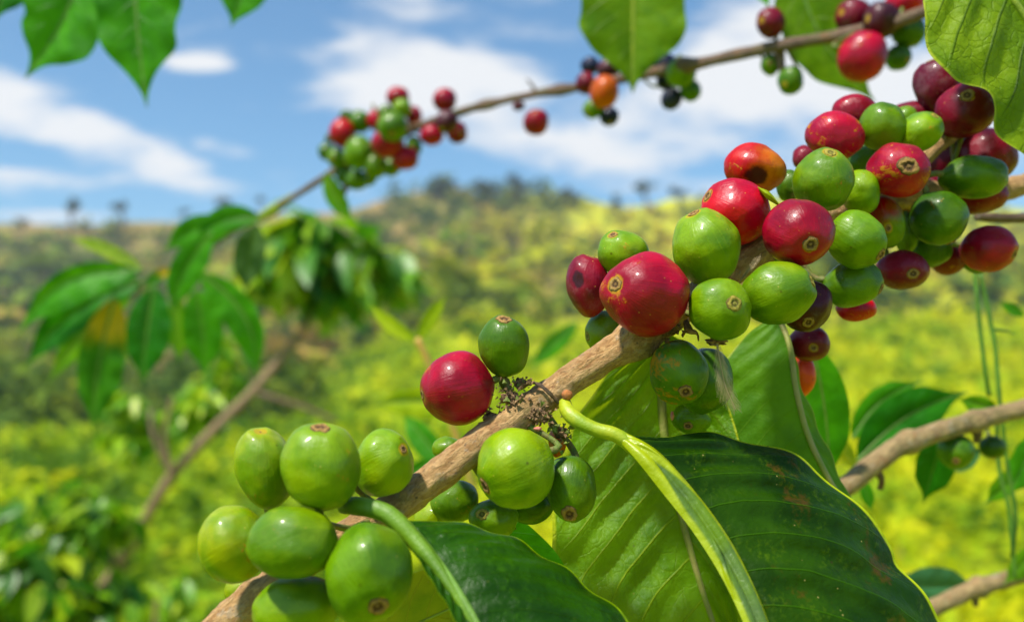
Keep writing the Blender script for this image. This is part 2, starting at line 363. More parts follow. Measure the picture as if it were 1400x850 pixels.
M['leaf_mid'] = leaf_mat('leaf_dull_underside', (0.085, 0.21, 0.010), (0.05, 0.15, 0.008), (0.20, 0.40, 0.010), (0.17, 0.30, 0.04), N=9, k=0.40,
    vein_w=0.025, vein_a=0.45, margin=(0.30, 0.36, 0.07), rough=0.55, tw=0.35, bump=0.5)
M['leaf_top'] = leaf_mat('leaf_veined_underside', (0.20, 0.31, 0.006), (0.12, 0.23, 0.005), (0.34, 0.46, 0.015), (0.07, 0.15, 0.012), N=7, k=0.25,
    vein_w=0.05, vein_a=0.8, margin=(0.35, 0.42, 0.06), rough=0.48, tw=0.40, net=0.20, bump=0.8)
M['band'] = leaf_mat('midrib_channel', (0.07, 0.12, 0.035), (0.11, 0.19, 0.02), (0.2, 0.3, 0.02), (0.2, 0.3, 0.05), N=1, vein_a=0, rough=0.32, tw=0.1, spec=0.5, edge=(0.30, 0.37, 0.008))  # grey-green centre puts the sky sheen of the channel into the colour
M['leaf_yellow'] = leaf_mat('leaf_yellowing', (0.32, 0.33, 0.015), (0.16, 0.26, 0.012), (0.40, 0.40, 0.02), (0.40, 0.38, 0.05), N=9, rough=0.5, tw=0.35, dirt=0.6)
M['leaf_plain'] = leaf_mat('leaf_mid_green', (0.055, 0.26, 0.003), (0.030, 0.18, 0.003), (0.16, 0.58, 0.005), (0.09, 0.26, 0.03), N=8, vein_a=0.3, rough=0.45, tw=0.35, mid_w=0.05)
M['leaf_deep'] = leaf_mat('leaf_deep_green', (0.020, 0.15, 0.004), (0.012, 0.10, 0.003), (0.05, 0.36, 0.004), (0.04, 0.16, 0.02), N=8, vein_a=0.3, rough=0.45, tw=0.28, mid_w=0.05)
M['leaf_bright'] = leaf_mat('leaf_bright_green', (0.14, 0.33, 0.014), (0.07, 0.26, 0.010), (0.30, 0.52, 0.01), (0.20, 0.36, 0.03), N=8, vein_a=0.3, rough=0.45, tw=0.42, mid_w=0.05)
M['leaf_lime'] = leaf_mat('leaf_lime_green', (0.36, 0.46, 0.014), (0.26, 0.40, 0.012), (0.48, 0.56, 0.01), (0.36, 0.44, 0.04), N=8, vein_a=0.3, rough=0.5, tw=0.40, mid_w=0.05)
M['leaf_half_yellow'] = leaf_mat('leaf_part_yellow', (0.05, 0.20, 0.012), (0.03, 0.14, 0.010), (0.10, 0.34, 0.01), (0.16, 0.26, 0.03), N=8, vein_a=0.3, rough=0.5, tw=0.4, yellow_base=(0.60, 0.38, 0.015))
M['leaf_grey'] = leaf_mat('leaf_grey_green', (0.09, 0.16, 0.06), (0.06, 0.13, 0.04), (0.12, 0.22, 0.04), (0.14, 0.20, 0.08), N=8, vein_a=0.3, rough=0.42, tw=0.25)
M['leaf_blue'] = leaf_mat('leaf_blue_green', (0.07, 0.19, 0.09), (0.05, 0.15, 0.06), (0.10, 0.25, 0.08), (0.12, 0.22, 0.1), N=8, vein_a=0.3, rough=0.36, tw=0.2)
M['leaf_top_centre'] = leaf_mat('leaf_olive', (0.12, 0.24, 0.006), (0.055, 0.16, 0.005), (0.34, 0.52, 0.008), (0.30, 0.38, 0.03), N=8, vein_a=0.35, rough=0.42, tw=0.42, mid_w=0.06, mottle=(0.25, 0.28, 0.03))

# ------------------------------------------------------------------ geometry helpers
def catmull(pts, n):
    """resample list of Vectors (Catmull-Rom) to n points evenly in parameter by chord length"""
    pts = [Vector(p) for p in pts]
    if len(pts) == 2: return [pts[0].lerp(pts[1], i / (n - 1)) for i in range(n)]
    ext = [pts[0] * 2 - pts[1]] + pts + [pts[-1] * 2 - pts[-2]]
    dense = []
    for i in range(1, len(ext) - 2):
        p0, p1, p2, p3 = ext[i - 1:i + 3]
        for k in range(12):
            t = k / 12
            dense.append(0.5 * ((2 * p1) + (p2 - p0) * t + (2 * p0 - 5 * p1 + 4 * p2 - p3) * t * t + (3 * p1 - p0 - 3 * p2 + p3) * t ** 3))
    dense.append(pts[-1])
    L = [0]
    for a, b in zip(dense, dense[1:]): L.append(L[-1] + (b - a).length)
    out = []; j = 0
    for i in range(n):
        s = L[-1] * i / (n - 1)
        while j < len(L) - 2 and L[j + 1] < s: j += 1
        d = L[j + 1] - L[j]
        out.append(dense[j].lerp(dense[j + 1], (s - L[j]) / d if d else 0))
    return out

def tube_data(pts, radii, sides=16, rough=0.0, freq=100.0, knots=(), seed=0.0):
    """pts list of Vector (already dense), radii same length; knots: (fraction, height, width) swellings"""
    n = len(pts); verts = []; uvs = []; faces = []
    T = [(pts[min(i + 1, n - 1)] - pts[max(i - 1, 0)]).normalized() for i in range(n)]
    nrm = T[0].cross(Vector((0.3, 1, 0.2))).normalized(); s = 0.0
    for i in range(n):
        nrm = (nrm - T[i] * nrm.dot(T[i])).normalized(); bi = T[i].cross(nrm)
        if i: s += (pts[i] - pts[i - 1]).length
        r = radii[i]
        for (kf, kh, kw) in knots: r *= 1 + kh * math.exp(-((i / (n - 1) - kf) / kw) ** 2)
        for j in range(sides + 1):
            a = 2 * math.pi * (j % sides) / sides
            d = nrm * math.cos(a) + bi * math.sin(a)
            rr = r
            if rough: rr *= 1 + rough * mnoise.fractal((pts[i] + d * r) * freq + Vector((seed,) * 3), 1.0, 2.0, 3)
            verts.append(pts[i] + d * rr); uvs.append((j / sides, s * 100))
    w = sides + 1
    for i in range(n - 1):
        for j in range(sides): faces.append((i * w + j, i * w + j + 1, (i + 1) * w + j + 1, (i + 1) * w + j))
    for end, rev in ((0, True), (n - 1, False)):
        c = len(verts); verts.append(pts[end]); uvs.append((0.5, 0 if end == 0 else s * 100))
        for j in range(sides):
            a, b = end * w + j, end * w + j + 1
            faces.append((c, b, a) if rev else (c, a, b))
    return verts, faces, uvs

def tube(name, ctrl, radii, mat, parent=None, origin=None, n=60, sides=16, rough=0.0, freq=100.0, knots=(), seed=0.0):
    pts = catmull(ctrl, n)
    # radii interpolated by index of control fraction
    m = len(radii); rr = []
    for i in range(n):
        x = i / (n - 1) * (m - 1); a = min(int(x), m - 2); f = x - a
        rr.append(radii[a] * (1 - f) + radii[a + 1] * f)
    v, f, uv = tube_data(pts, rr, sides, rough, freq, knots, seed)
    return mesh_obj(name, v, f, mat, parent, uv, origin=origin)

def loft_leaf(left, mid, right, nu=70, nv=14, bulge=(0.06, 0.06), wave=0.0, vein_puff=0.0, N=8, k=0.25, wavef=5.0, groove=0.0, seed=0):
    """surface from left edge through midrib to right edge; bulge towards the viewer as a share of the half width"""
    L = catmull(left, nu); Mi = catmull(mid, nu); Rr = catmull(right, nu)
    verts = []; uvs = []; faces = []; W = 2 * nv + 1
    for i in range(nu):
        u = i / (nu - 1)
        for j in range(W):
            a = (j - nv) / nv
            e = L[i] if a < 0 else Rr[i]; aa = abs(a)
            side = (e - Mi[i])
            p = Mi[i].lerp(e, aa)
            toward = (CAM - p).normalized()
            tang = (Mi[min(i + 1, nu - 1)] - Mi[max(i - 1, 0)]).normalized()
            nn = tang.cross(side) if side.length > 1e-7 else toward
            if nn.length > 1e-9: nn.normalize()
            else: nn = toward
            if nn.dot(toward) < 0: nn = -nn
            b = bulge[0] if a < 0 else bulge[1]
            h = side.length * b * math.sin(math.pi * aa ** 0.85)
            soft = min(1.0, side.length / 0.015)
            h += soft * wave * aa ** 2 * math.sin(wavef * 2 * math.pi * u + (0 if a < 0 else 1.7) + seed)
            if vein_puff:
                s = (u - k * aa ** 1.25) * N + (0.42 if a > 0 else 0)
                h += vein_puff * (0.5 + 0.5 * math.cos(2 * math.pi * (s % 1.0))) * math.sin(math.pi * min(1, aa * 1.02)) * -1
            p = p + nn * h
            p += nn * (mnoise.noise(p * 60 + Vector((seed, 0, 0))) * 0.0006 * aa * soft)
            verts.append(p); uvs.append((u, 0.5 + a * 0.5))
    for i in range(nu - 1):
        for j in range(W - 1):
            faces.append((i * W + j, i * W + j + 1, (i + 1) * W + j + 1, (i + 1) * W + j))
    return verts, faces, uvs

def PL(lst): return [P(a, b, d / 1000.0) for a, b, d in lst]

leaf_count = 0
def hero_leaf(label, left, mid, right, mat, rib_mat, rib_r, petiole=None, pet_r=None, pet_mat=None, group=None, rib_up=0.0, band=None, **kw):
    left, mid, right = PL(left), PL(mid), PL(right)
    base = mid[0]
    t = thing('coffee_leaf', base, label, 'leaf', group)
    if band:
        bl, bm, brt = PL(band[0]), PL(band[1]), PL(band[2])
        v, f, uv = loft_leaf(bl, bm, brt, nu=60, nv=8, bulge=(0.35, 0.35), seed=2)
        mesh_obj('midrib', v, f, band[3], t, uv, origin=base)
    v, f, uv = loft_leaf(left, mid, right, **kw)
    mesh_obj('blade', v, f, mat, t, uv, origin=base)
    if rib_r:
        off = [m + (CAM - m).normalized() * rib_up for m in mid]
        tube('midrib', off, rib_r, rib_mat, t, origin=base, n=60, sides=10)
    if petiole: tube('petiole', PL(petiole), pet_r, pet_mat or rib_mat, t, origin=base, n=40, sides=14, rough=0.05, freq=300)
    return t

def prof(t, tipw=1.0):
    """half width of an elliptic leaf with a drip tip"""
    w = math.sin(math.pi * min(1, t ** 0.85)) ** 0.8 if 0 < t < 1 else 0
    drip = 1 - 0.90 * max(0, (t - 0.74) / 0.26) ** 0.75 if t > 0.74 else 1
    return max(w * drip, 0.004)

def simple_leaf(label, base, tip, wl, wr, d0, d1, mat, bend=0.0, fold=0.25, group=None, rib=True, petiole=None, parent_name='coffee_leaf', curl=0.0, jag=0.0, seed=0, rib_mat=None, cat='leaf', as_part=None, origin=None):
    """leaf from base pixel to tip pixel at depths d0,d1 (mm); wl, wr half widths in px; bend sideways in px; fold: edges nearer by share"""
    bx, by = base; tx, ty = tip
    dx, dy = tx - bx, ty - by; Ln = math.hypot(dx, dy); nx, ny = -dy / Ln, dx / Ln
    n = 14; L = []; Mi = []; Rr = []
    for i in range(n):
        t = i / (n - 1)
        off = bend * math.sin(math.pi * t)
        x = bx + dx * t + nx * off; y = by + dy * t + ny * off
        d = d0 + (d1 - d0) * t + curl * math.sin(math.pi * t)
        # local perpendicular
        to = bend * math.pi * math.cos(math.pi * t)
        qx, qy = dx + nx * to, dy + ny * to; q = math.hypot(qx, qy); ex, ey = -qy / q, qx / q
        w = prof(t)
        jg = 1 + jag * math.sin(t * 23 + seed) * (1 if 0.1 < t < 0.92 else 0)
        Mi.append(P(x, y, d / 1000))
        sl = wl * w * jg; sr = wr * w * (1 + jag * math.sin(t * 19 + seed * 2 + 1))
        L.append(P(x + ex * sl, y + ey * sl, (d - sl / F * d * fold) / 1000))
        Rr.append(P(x - ex * sr, y - ey * sr, (d - sr / F * d * fold) / 1000))
    b0 = Mi[0]
    v, f, uv = loft_leaf(L, Mi, Rr, nu=40, nv=7, bulge=(0.08, 0.08), wave=Ln / F * d0 / 1000 * 0.012, N=8, seed=seed)
    if as_part is not None:
        return mesh_obj('leaf', v, f, mat, as_part, uv, origin=origin)
    t = thing(parent_name, b0, label, cat, group)
    mesh_obj('blade', v, f, mat, t, uv, origin=b0)
    if rib:
        r = Ln / F * d0 / 1000 * 0.009
        tube('midrib', [m + (CAM - m).normalized() * r * 0.3 for m in Mi], [r * 1.4, r, r * 0.4], rib_mat or M['midrib_green'], t, origin=b0, n=30, sides=6)
    if petiole:
        pr = Ln / F * d0 / 1000 * 0.016
        tube('petiole', PL(petiole), [pr, pr, pr * 0.9], rib_mat or M['midrib_green'], t, origin=b0, n=16, sides=8)
    return t

# ------------------------------------------------------------------ branches
MAIN = [(262, 892, 158), (310, 850, 160), (365, 806, 162), (450, 745, 165), (545, 690, 166), (600, 648, 167), (668, 598, 170), (735, 552, 174), (800, 505, 177),
        (870, 462, 181), (945, 412, 185), (1030, 347, 191), (1110, 300, 202), (1210, 268, 216), (1300, 268, 228), (1380, 258, 240), (1450, 235, 250)]
main_pts = PL(MAIN)
main_dense = catmull(main_pts, 240)
br = thing('coffee_branch', main_pts[7], 'thick tan woody branch rising diagonally through the red and green cherries', 'branch')
def px2m(px, dmm): return px / F * dmm / 1000
tube('stem', main_pts, [px2m(23, 158)] * 2 + [px2m(22, 165), px2m(22, 167), px2m(23, 174), px2m(24, 180), px2m(22, 188), px2m(20, 200), px2m(17, 220), px2m(14, 250)],
     M['bark'], br, origin=main_pts[7], n=300, sides=44, rough=0.16, freq=260, knots=[(0.392, 0.26, 0.014), (0.40, 0.10, 0.04), (0.045, 0.22, 0.02), (0.60, 0.14, 0.02), (0.78, 0.15, 0.03)])
tube('twig', PL([(1222, 268, 218), (1250, 230, 216), (1285, 195, 219), (1325, 168, 232), (1345, 130, 240)]), [px2m(12, 218), px2m(12, 217), px2m(10, 219), px2m(8, 230)], M['bark'], br, origin=main_pts[7], n=40, sides=14, rough=0.1, freq=200)
# node ring and leaf scar
ring = catmull(PL([(716, 523, 173.6), (734, 524, 172.0), (750, 536, 171.0), (763, 550, 171.5), (772, 562, 172.8)]), 24)
tube('node_ridge', ring, [0.0002, 0.00032, 0.00035, 0.0002], M['bark_far'], br, origin=main_pts[7], n=40, sides=8, rough=0.5, freq=700)

# blobby irregular lump (for scars, bracts, buds)
def lump_data(c, r, seed=0, amp=0.35, freq=1.6, ax=(1, 1, 1), nu=14, nv=10):
    v = []; f = []
    for i in range(nv + 1):
        th = math.pi * i / nv
        for j in range(nu):
            ph = 2 * math.pi * j / nu
            d = Vector((math.sin(th) * math.cos(ph), math.sin(th) * math.sin(ph), math.cos(th)))
            k = 1 + amp * mnoise.noise(d * freq + Vector((seed * 3.1, seed, 0)))
            v.append(Vector(c) + Vector((d.x * ax[0], d.y * ax[1], d.z * ax[2])) * r * k)
    for i in range(nv):
        for j in range(nu):
            f.append((i * nu + j, i * nu + (j + 1) % nu, (i + 1) * nu + (j + 1) % nu, (i + 1) * nu + j))
    return v, f
v, f = lump_data(P(775, 540, 0.1712), 0.0009, 3, ax=(1, .8, 1)); mesh_obj('leaf_scar', v, f, simple_mat('scar_rust', (0.48, 0.16, 0.03), (0.30, 0.12, 0.04), 900, .8), br, origin=main_pts[7])

# dried flower husks: many small pointed scales in one clump
def husk_clump(label, centre, spread, n, size, seed, mat=None, extra_green=0):
    rs = random.Random(seed); t = thing('dried_husk', centre, label, 'dried husks', 'dried flower husks at the branch node')
    V = []; Fc = []; G = []; GF = []
    for i in range(n):
        c = centre + RIGHT * rs.gauss(0, spread[0]) + UP * rs.gauss(0, spread[1]) - FWD * abs(rs.gauss(0, spread[2]))
        d = Vector((rs.gauss(0, 1), rs.gauss(0, 1), rs.gauss(0, 1))).normalized()
        s = size * rs.uniform(0.5, 1.3); w = d.orthogonal().normalized(); w.rotate(Matrix.Rotation(rs.uniform(0, 6.28), 3, d)); u = d.cross(w)
        TV, TF = (G, GF) if i < extra_green else (V, Fc)
        b = len(TV)
        TV += [c - w * s * .6, c + w * s * .6, c + d * s * 0.9, c + u * s * .3 + d * s * .3, c + d * s * .1 - u * s * .2]
        TF += [(b, b + 1, b + 3), (b + 1, b + 2, b + 3), (b + 2, b, b + 3), (b, b + 4, b + 1), (b + 1, b + 4, b + 2), (b + 2, b + 4, b)]
    o = mesh_obj('scales', V, Fc, M['husk'], t, origin=centre, smooth=False)
    if G: mesh_obj('bract', G, GF, M['husk_green'], t, origin=centre, smooth=False)
    v, f = lump_data(centre + FWD * spread[2], max(spread) * 1.0, seed, amp=0.9, freq=3.5, ax=(1, .6, .7))
    mesh_obj('core', v, f, M['husk'], t, origin=centre)
    return t
husk_clump('dark crumbly dried husks between the round red cherry and the branch', P(697, 545, 0.1715), (0.0014, 0.0011, 0.0006), 60, 0.0009, 5, extra_green=8)
husk_clump('small dark husks under the upright green cherry above the branch', P(712, 525, 0.1725), (0.0012, 0.0006, 0.0006), 36, 0.0008, 6, extra_green=8)
husk_clump('brown dried flower husks stuck on the branch beside the yellow leaf stalk', P(735, 568, 0.1708), (0.0015, 0.0008, 0.0003), 130, 0.0008, 8, extra_green=6)
husk_clump('rusty scales on the underside of the branch behind the round red cherry', P(672, 572, 0.1720), (0.0013, 0.0010, 0.0006), 24, 0.0011, 9)
husk_clump('shaded black husks below the large glossy red cherry', P(915, 452, 0.1800), (0.0013, 0.0012, 0.0008), 44, 0.0009, 11)
husk_clump('green bracts at the foot of the cherry stalks under the node', P(768, 592, 0.1725), (0.0009, 0.0013, 0.0006), 16, 0.0016, 12, extra_green=14)
t = thing('flower_bud', P(735, 586, 0.1690), 'tiny pink bud peeking out below the node husks', 'bud')
v, f = lump_data(P(735, 586, 0.1700), 0.0005, 2, ax=(1.3, .6, .8)); mesh_obj('petal', v, f, M['pink'], t, origin=P(735, 586, 0.1690))
t = thing('flower_bud', P(919, 568, 0.190), 'tiny pink bud between the hanging green cherries and the backlit leaf', 'bud')
v, f = lump_data(P(919, 568, 0.190), 0.0006, 4, ax=(.6, .6, 1.3)); mesh_obj('petal', v, f, M['pink'], t, origin=P(919, 568, 0.190))

# back branch with small clusters
FAR = [(150, 425, 640), (205, 385, 630), (270, 345, 610), (340, 303, 590), (400, 270, 560), (455, 235, 530), (520, 195, 500), (575, 172, 485), (640, 150, 465), (720, 131, 440), (790, 119, 420), (860, 106, 400),
       (950, 88, 375), (1060, 64, 345), (1160, 46, 330), (1250, 22, 315), (1340, -15, 305)]
far_pts = PL(FAR); far_dense = catmull(far_pts, 200)
fb = thing('coffee_branch', far_pts[8], 'slender brown branch with small clusters crossing the sky', 'branch')
tube('stem', far_pts, [px2m(4, 640), px2m(4, 620), px2m(4, 580), px2m(4.5, 520), px2m(6, 470), px2m(6, 430), px2m(5.5, 400), px2m(8, 350), px2m(9, 330), px2m(9, 310)], M['bark_far'], fb, origin=far_pts[8], n=200, sides=14, rough=0.15, freq=90,
     knots=[(.50, .6, .006), (.415, .4, .02), (.60, .4, .01), (.68, .5, .012), (.80, .7, .008)])
tube('growing_shoot', PL([(340, 303, 590), (365, 292, 580), (400, 268, 562)]), [px2m(4, 590), px2m(8, 580), px2m(4, 560)], M['midrib'], fb, origin=far_pts[8], n=30, sides=10)
tube('twig', PL([(1065, 68, 346), (1068, 90, 346), (1072, 105, 346)]), [px2m(8, 346), px2m(6, 346), px2m(3, 346)], M['bark_far'], fb, origin=far_pts[8], n=20, sides=10)
tube('twig', PL([(735, 130, 437), (728, 118, 437), (720, 108, 437)]), [px2m(4, 437), px2m(2, 437), px2m(1, 437)], M['bark_far'], fb, origin=far_pts[8], n=14, sides=8)
tube('twig', PL([(478, 228, 525), (474, 250, 525), (467, 272, 525)]), [px2m(4, 525), px2m(6, 525), px2m(3, 525)], M['bark_far'], fb, origin=far_pts[8], n=14, sides=8)

# pale branches at the side
SB = [(1120, 690, 265), (1165, 658, 270), (1200, 630, 274), (1235, 607, 278), (1290, 588, 283), (1345, 572, 288), (1400, 558, 294), (1480, 535, 305)]
sbp = PL(SB)
sb = thing('coffee_branch', sbp[3], 'pale bare branch passing above two small green berries', 'branch', None)
tube('stem', sbp, [px2m(15, 265), px2m(14, 274), px2m(13, 285), px2m(12, 300)], M['bark_pale'], sb, origin=sbp[3], n=90, sides=20, rough=0.1, freq=170, knots=[(.34, .25, .02), (.57, .25, .02)])
tube('twig', PL([(1335, 578, 286), (1337, 595, 287), (1333, 604, 288)]), [px2m(6, 286), px2m(7, 286), px2m(4, 286)], M['bark_far'], sb, origin=sbp[3], n=14, sides=8, rough=0.3, freq=300)
tube('twig', PL([(1195, 636, 272), (1205, 655, 273), (1203, 668, 274)]), [px2m(6, 272), px2m(5, 272), px2m(4, 272)], M['bark_far'], sb, origin=sbp[3], n=14, sides=8, rough=0.3, freq=300)
SB2 = [(1230, 852, 330), (1285, 826, 330), (1335, 803, 332), (1400, 785, 335), (1470, 765, 338)]
sbp2 = PL(SB2)
sb2 = thing('coffee_branch', sbp2[1], 'short pale branch low down beside the big dark leaf tip', 'branch')
tube('stem', sbp2, [px2m(12, 330), px2m(12, 330), px2m(10, 335)], M['bark_pale'], sb2, origin=sbp2[1], n=60, sides=18, rough=0.12, freq=150, knots=[(.45, .35, .03)])
tube('twig', PL([(1333, 806, 331), (1334, 828, 331)]), [px2m(6, 331), px2m(4, 331)], M['bark_far'], sb2, origin=sbp2[1], n=10, sides=8)
sb3p = PL([(1335, 296, 262), (1370, 298, 264), (1420, 297, 268)])
sb3 = thing('coffee_branch', sb3p[0], 'thin brown twig poking out past the lowest red cherries', 'twig')
tube('stem', sb3p, [px2m(6, 262), px2m(7, 264), px2m(7, 268)], M['bark_far'], sb3, origin=sb3p[0], n=24, sides=10, rough=.2, freq=200)

# the branches run on beyond the frame
tube('stem', PL([(1445, 237, 249.5), (1600, 190, 270), (1800, 150, 300), (2050, 60, 330)]), [px2m(14, 250), px2m(13, 280), px2m(13, 330)], M['bark'], br, origin=main_pts[7], n=90, sides=24, rough=.14, freq=200)
tube('stem', PL([(266, 889, 158.2), (180, 980, 154), (60, 1120, 150)]), [px2m(22, 158), px2m(24, 154), px2m(26, 150)], M['bark'], br, origin=main_pts[7], n=60, sides=30, rough=.14, freq=230)
tube('stem', PL([(1336, -13, 305.3), (1450, -60, 295), (1620, -110, 285)]), [px2m(9, 305), px2m(10, 290)], M['bark_far'], fb, origin=far_pts[8], n=50, sides=14, rough=.15, freq=90)
tube('stem', PL([(1474, 536, 304), (1620, 500, 320), (1850, 470, 350)]), [px2m(12, 304), px2m(13, 350)], M['bark_pale'], sb, origin=sbp[3], n=50, sides=18, rough=.1, freq=170)
tube('stem', PL([(1124, 687, 265.4), (1050, 740, 258), (930, 840, 250), (880, 960, 245)]), [px2m(15, 265), px2m(17, 250)], M['bark_pale'], sb, origin=sbp[3], n=50, sides=18, rough=.1, freq=170)
tube('stem', PL([(1464, 767, 337.7), (1600, 720, 345), (1800, 690, 355)]), [px2m(10, 337), px2m(12, 350)], M['bark_pale'], sb2, origin=sbp2[1], n=40, sides=16, rough=.12, freq=150)
tube('stem', PL([(1236, 849, 330), (1150, 900, 326), (1040, 990, 320)]), [px2m(12, 330), px2m(13, 320)], M['bark_pale'], sb2, origin=sbp2[1], n=40, sides=16, rough=.12, freq=150)
tube('stem', PL([(1416, 297, 267.7), (1500, 285, 268), (1600, 210, 272)]), [px2m(7, 267), px2m(8, 272)], M['bark_far'], sb3, origin=sb3p[0], n=24, sides=10, rough=.2, freq=200)

# ------------------------------------------------------------------ cherries
def nearest(pt, dense):
    return min(dense, key=lambda q: (q - pt).length)

def make_cherry(px, py, rx, ry, rot, dmm, mat, cal, label, group, dense=None, calyx='calyx', cal_size=0.19, small=False, blotch=None, seed=0, stalk=True, shape='round'):
    d = dmm / 1000.0; s = d / F
    c = P(px, py, d)
    ax, ay = rx * s, ry * s; az = (ax + ay) / 2 * 0.98
    ca, sa = math.cos(R(rot)), math.sin(R(rot))
    # screen-space ellipse in camera basis (x right, y up, z to viewer)
    E = Matrix(((ca, -sa, 0), (sa, ca, 0), (0, 0, 1)))
    S = E @ Matrix.Diagonal((ax, ay, az)) @ E.transposed()
    # unit axis of the calyx in camera basis
    if len(cal) == 2:
        x, y = cal[0] / rx, -cal[1] / ry; q = x * x + y * y
        if q > 0.97: x, y = x * math.sqrt(0.97 / q), y * math.sqrt(0.97 / q); q = 0.97
        n = Vector((x, y, math.sqrt(1 - q)))
    else: n = Vector((cal[0], -cal[1], cal[2])).normalized()
    xa = Vector((0, 0, 1)).cross(n)
    xa = xa.normalized() if xa.length > 1e-3 else Vector((1, 0, 0))
    if shape == 'flip': xa = -xa
    ya = n.cross(xa)
    Q = Matrix((xa, ya, n)).transposed()
    Tm = Q.transposed() @ S @ Q
    t = thing('coffee_cherry', c, label, 'coffee cherry', group)
    rotm = (CB @ Q).to_4x4()
    nu, nv = (24, 14) if small else (56, 36)
    V = []; U = []; Fc = []; BR = []
    so = Vector((seed * 7.3, seed * 3.7, seed * 1.9))
    bq = Q.transposed() @ Vector(blotch[:3]).normalized() if blotch else None
    def kf(th, ph):
        v = th / math.pi
        u = Vector((math.sin(th) * math.cos(ph), math.sin(th) * math.sin(ph), math.cos(th)))
        k = 1 + 0.085 * mnoise.noise(u * 1.2 + so) + 0.022 * mnoise.noise(u * 3.2 + so) + 0.006 * mnoise.noise(u * 9 + so)
        k += 0.022 * math.cos(2 * ph) * math.sin(th) ** 2                         # two beans inside
        k -= 0.05 * math.exp(-(v / 0.075) ** 2)                                   # dimple at the calyx
        k += 0.012 * math.exp(-((v - 0.125) / 0.04) ** 2)
        k += 0.05 * math.exp(-((1 - v) / 0.07) ** 2)                              # shoulder at the stalk
        if bq is not None: k -= 0.10 * math.exp(-((u - bq).length / blotch[3]) ** 2)
        return u, k
    for i in range(nv + 1):
        v = i / nv; th = math.pi * v
        for j in range(nu):
            ph = 2 * math.pi * j / nu
            u, k = kf(th, ph)
            if bq is not None: BR.append(math.exp(-((u - bq).length / blotch[3] / 1.1) ** 4))
            V.append(Tm @ (u * k)); U.append((j / nu, v))
    for i in range(nv):
        for j in range(nu): Fc.append((i * nu + j, (i + 1) * nu + j, (i + 1) * nu + (j + 1) % nu, i * nu + (j + 1) % nu))
    sk = mesh_obj('skin', V, Fc, mat, t, U); sk.matrix_local = rotm
    if BR:
        at = sk.data.attributes.new('bruise', 'FLOAT', 'POINT'); at.data.foreach_set('value', BR)
    vis_cal = n.z > -0.05
    if vis_cal and not (small and n.z < 0.75):
        pr = [(0.0, 0.012), (0.12, 0.018), (0.20, 0.004), (0.34, 0.002), (0.46, 0.012), (0.62, 0.040), (0.76, 0.044), (0.90, 0.024), (1.02, 0.000), (1.10, -0.03)]
        CV = []; CF = []; CU = []; m = 12 if small else 26
        for i, (rr, h) in enumerate(pr):
            for j in range(m):
                ph = 2 * math.pi * j / m; r0 = rr * cal_size
                wob = 1 + 0.32 * mnoise.noise(Vector((math.cos(ph) * 2, math.sin(ph) * 2, i * .5)) + so)
                hh = h * (0.75 + 1.0 * mnoise.noise(Vector((math.cos(ph) * 5, math.sin(ph) * 5, i)) + so)) * (cal_size / 0.19)
                th = math.asin(min(0.95, r0 * wob)); u, k = kf(th, ph)
                CV.append(Tm @ (u * (k + 0.004 + hh * 0.85)))
        for rr, h in pr: CU += [(rr, 0.5)] * m
        for i in range(len(pr) - 1):
            for j in range(m): CF.append((i * m + j, (i + 1) * m + j, (i + 1) * m + (j + 1) % m, i * m + (j + 1) % m))
        co = mesh_obj('calyx', CV, CF, M[calyx], t, CU); co.matrix_local = rotm
    if stalk and n.z > -0.2:
        pole = c + (CB @ Q) @ (Tm @ Vector((0, 0, -1.0)))
        out = (pole - c).normalized(); r = 0.00050
        end = pole + out * 0.004
        if dense is not None:
            q = nearest(pole, dense)
            if (q - pole).length < 0.022: end = q
        ctrl = [pole - out * 0.0008, pole + out * min(0.0025, (end - pole).length * .4), end]
        tube('stalk', ctrl, [r * 1.5, r, r * 1.3], M['stalk'], t, origin=c, n=12, sides=8, rough=.1, freq=600)
    return t

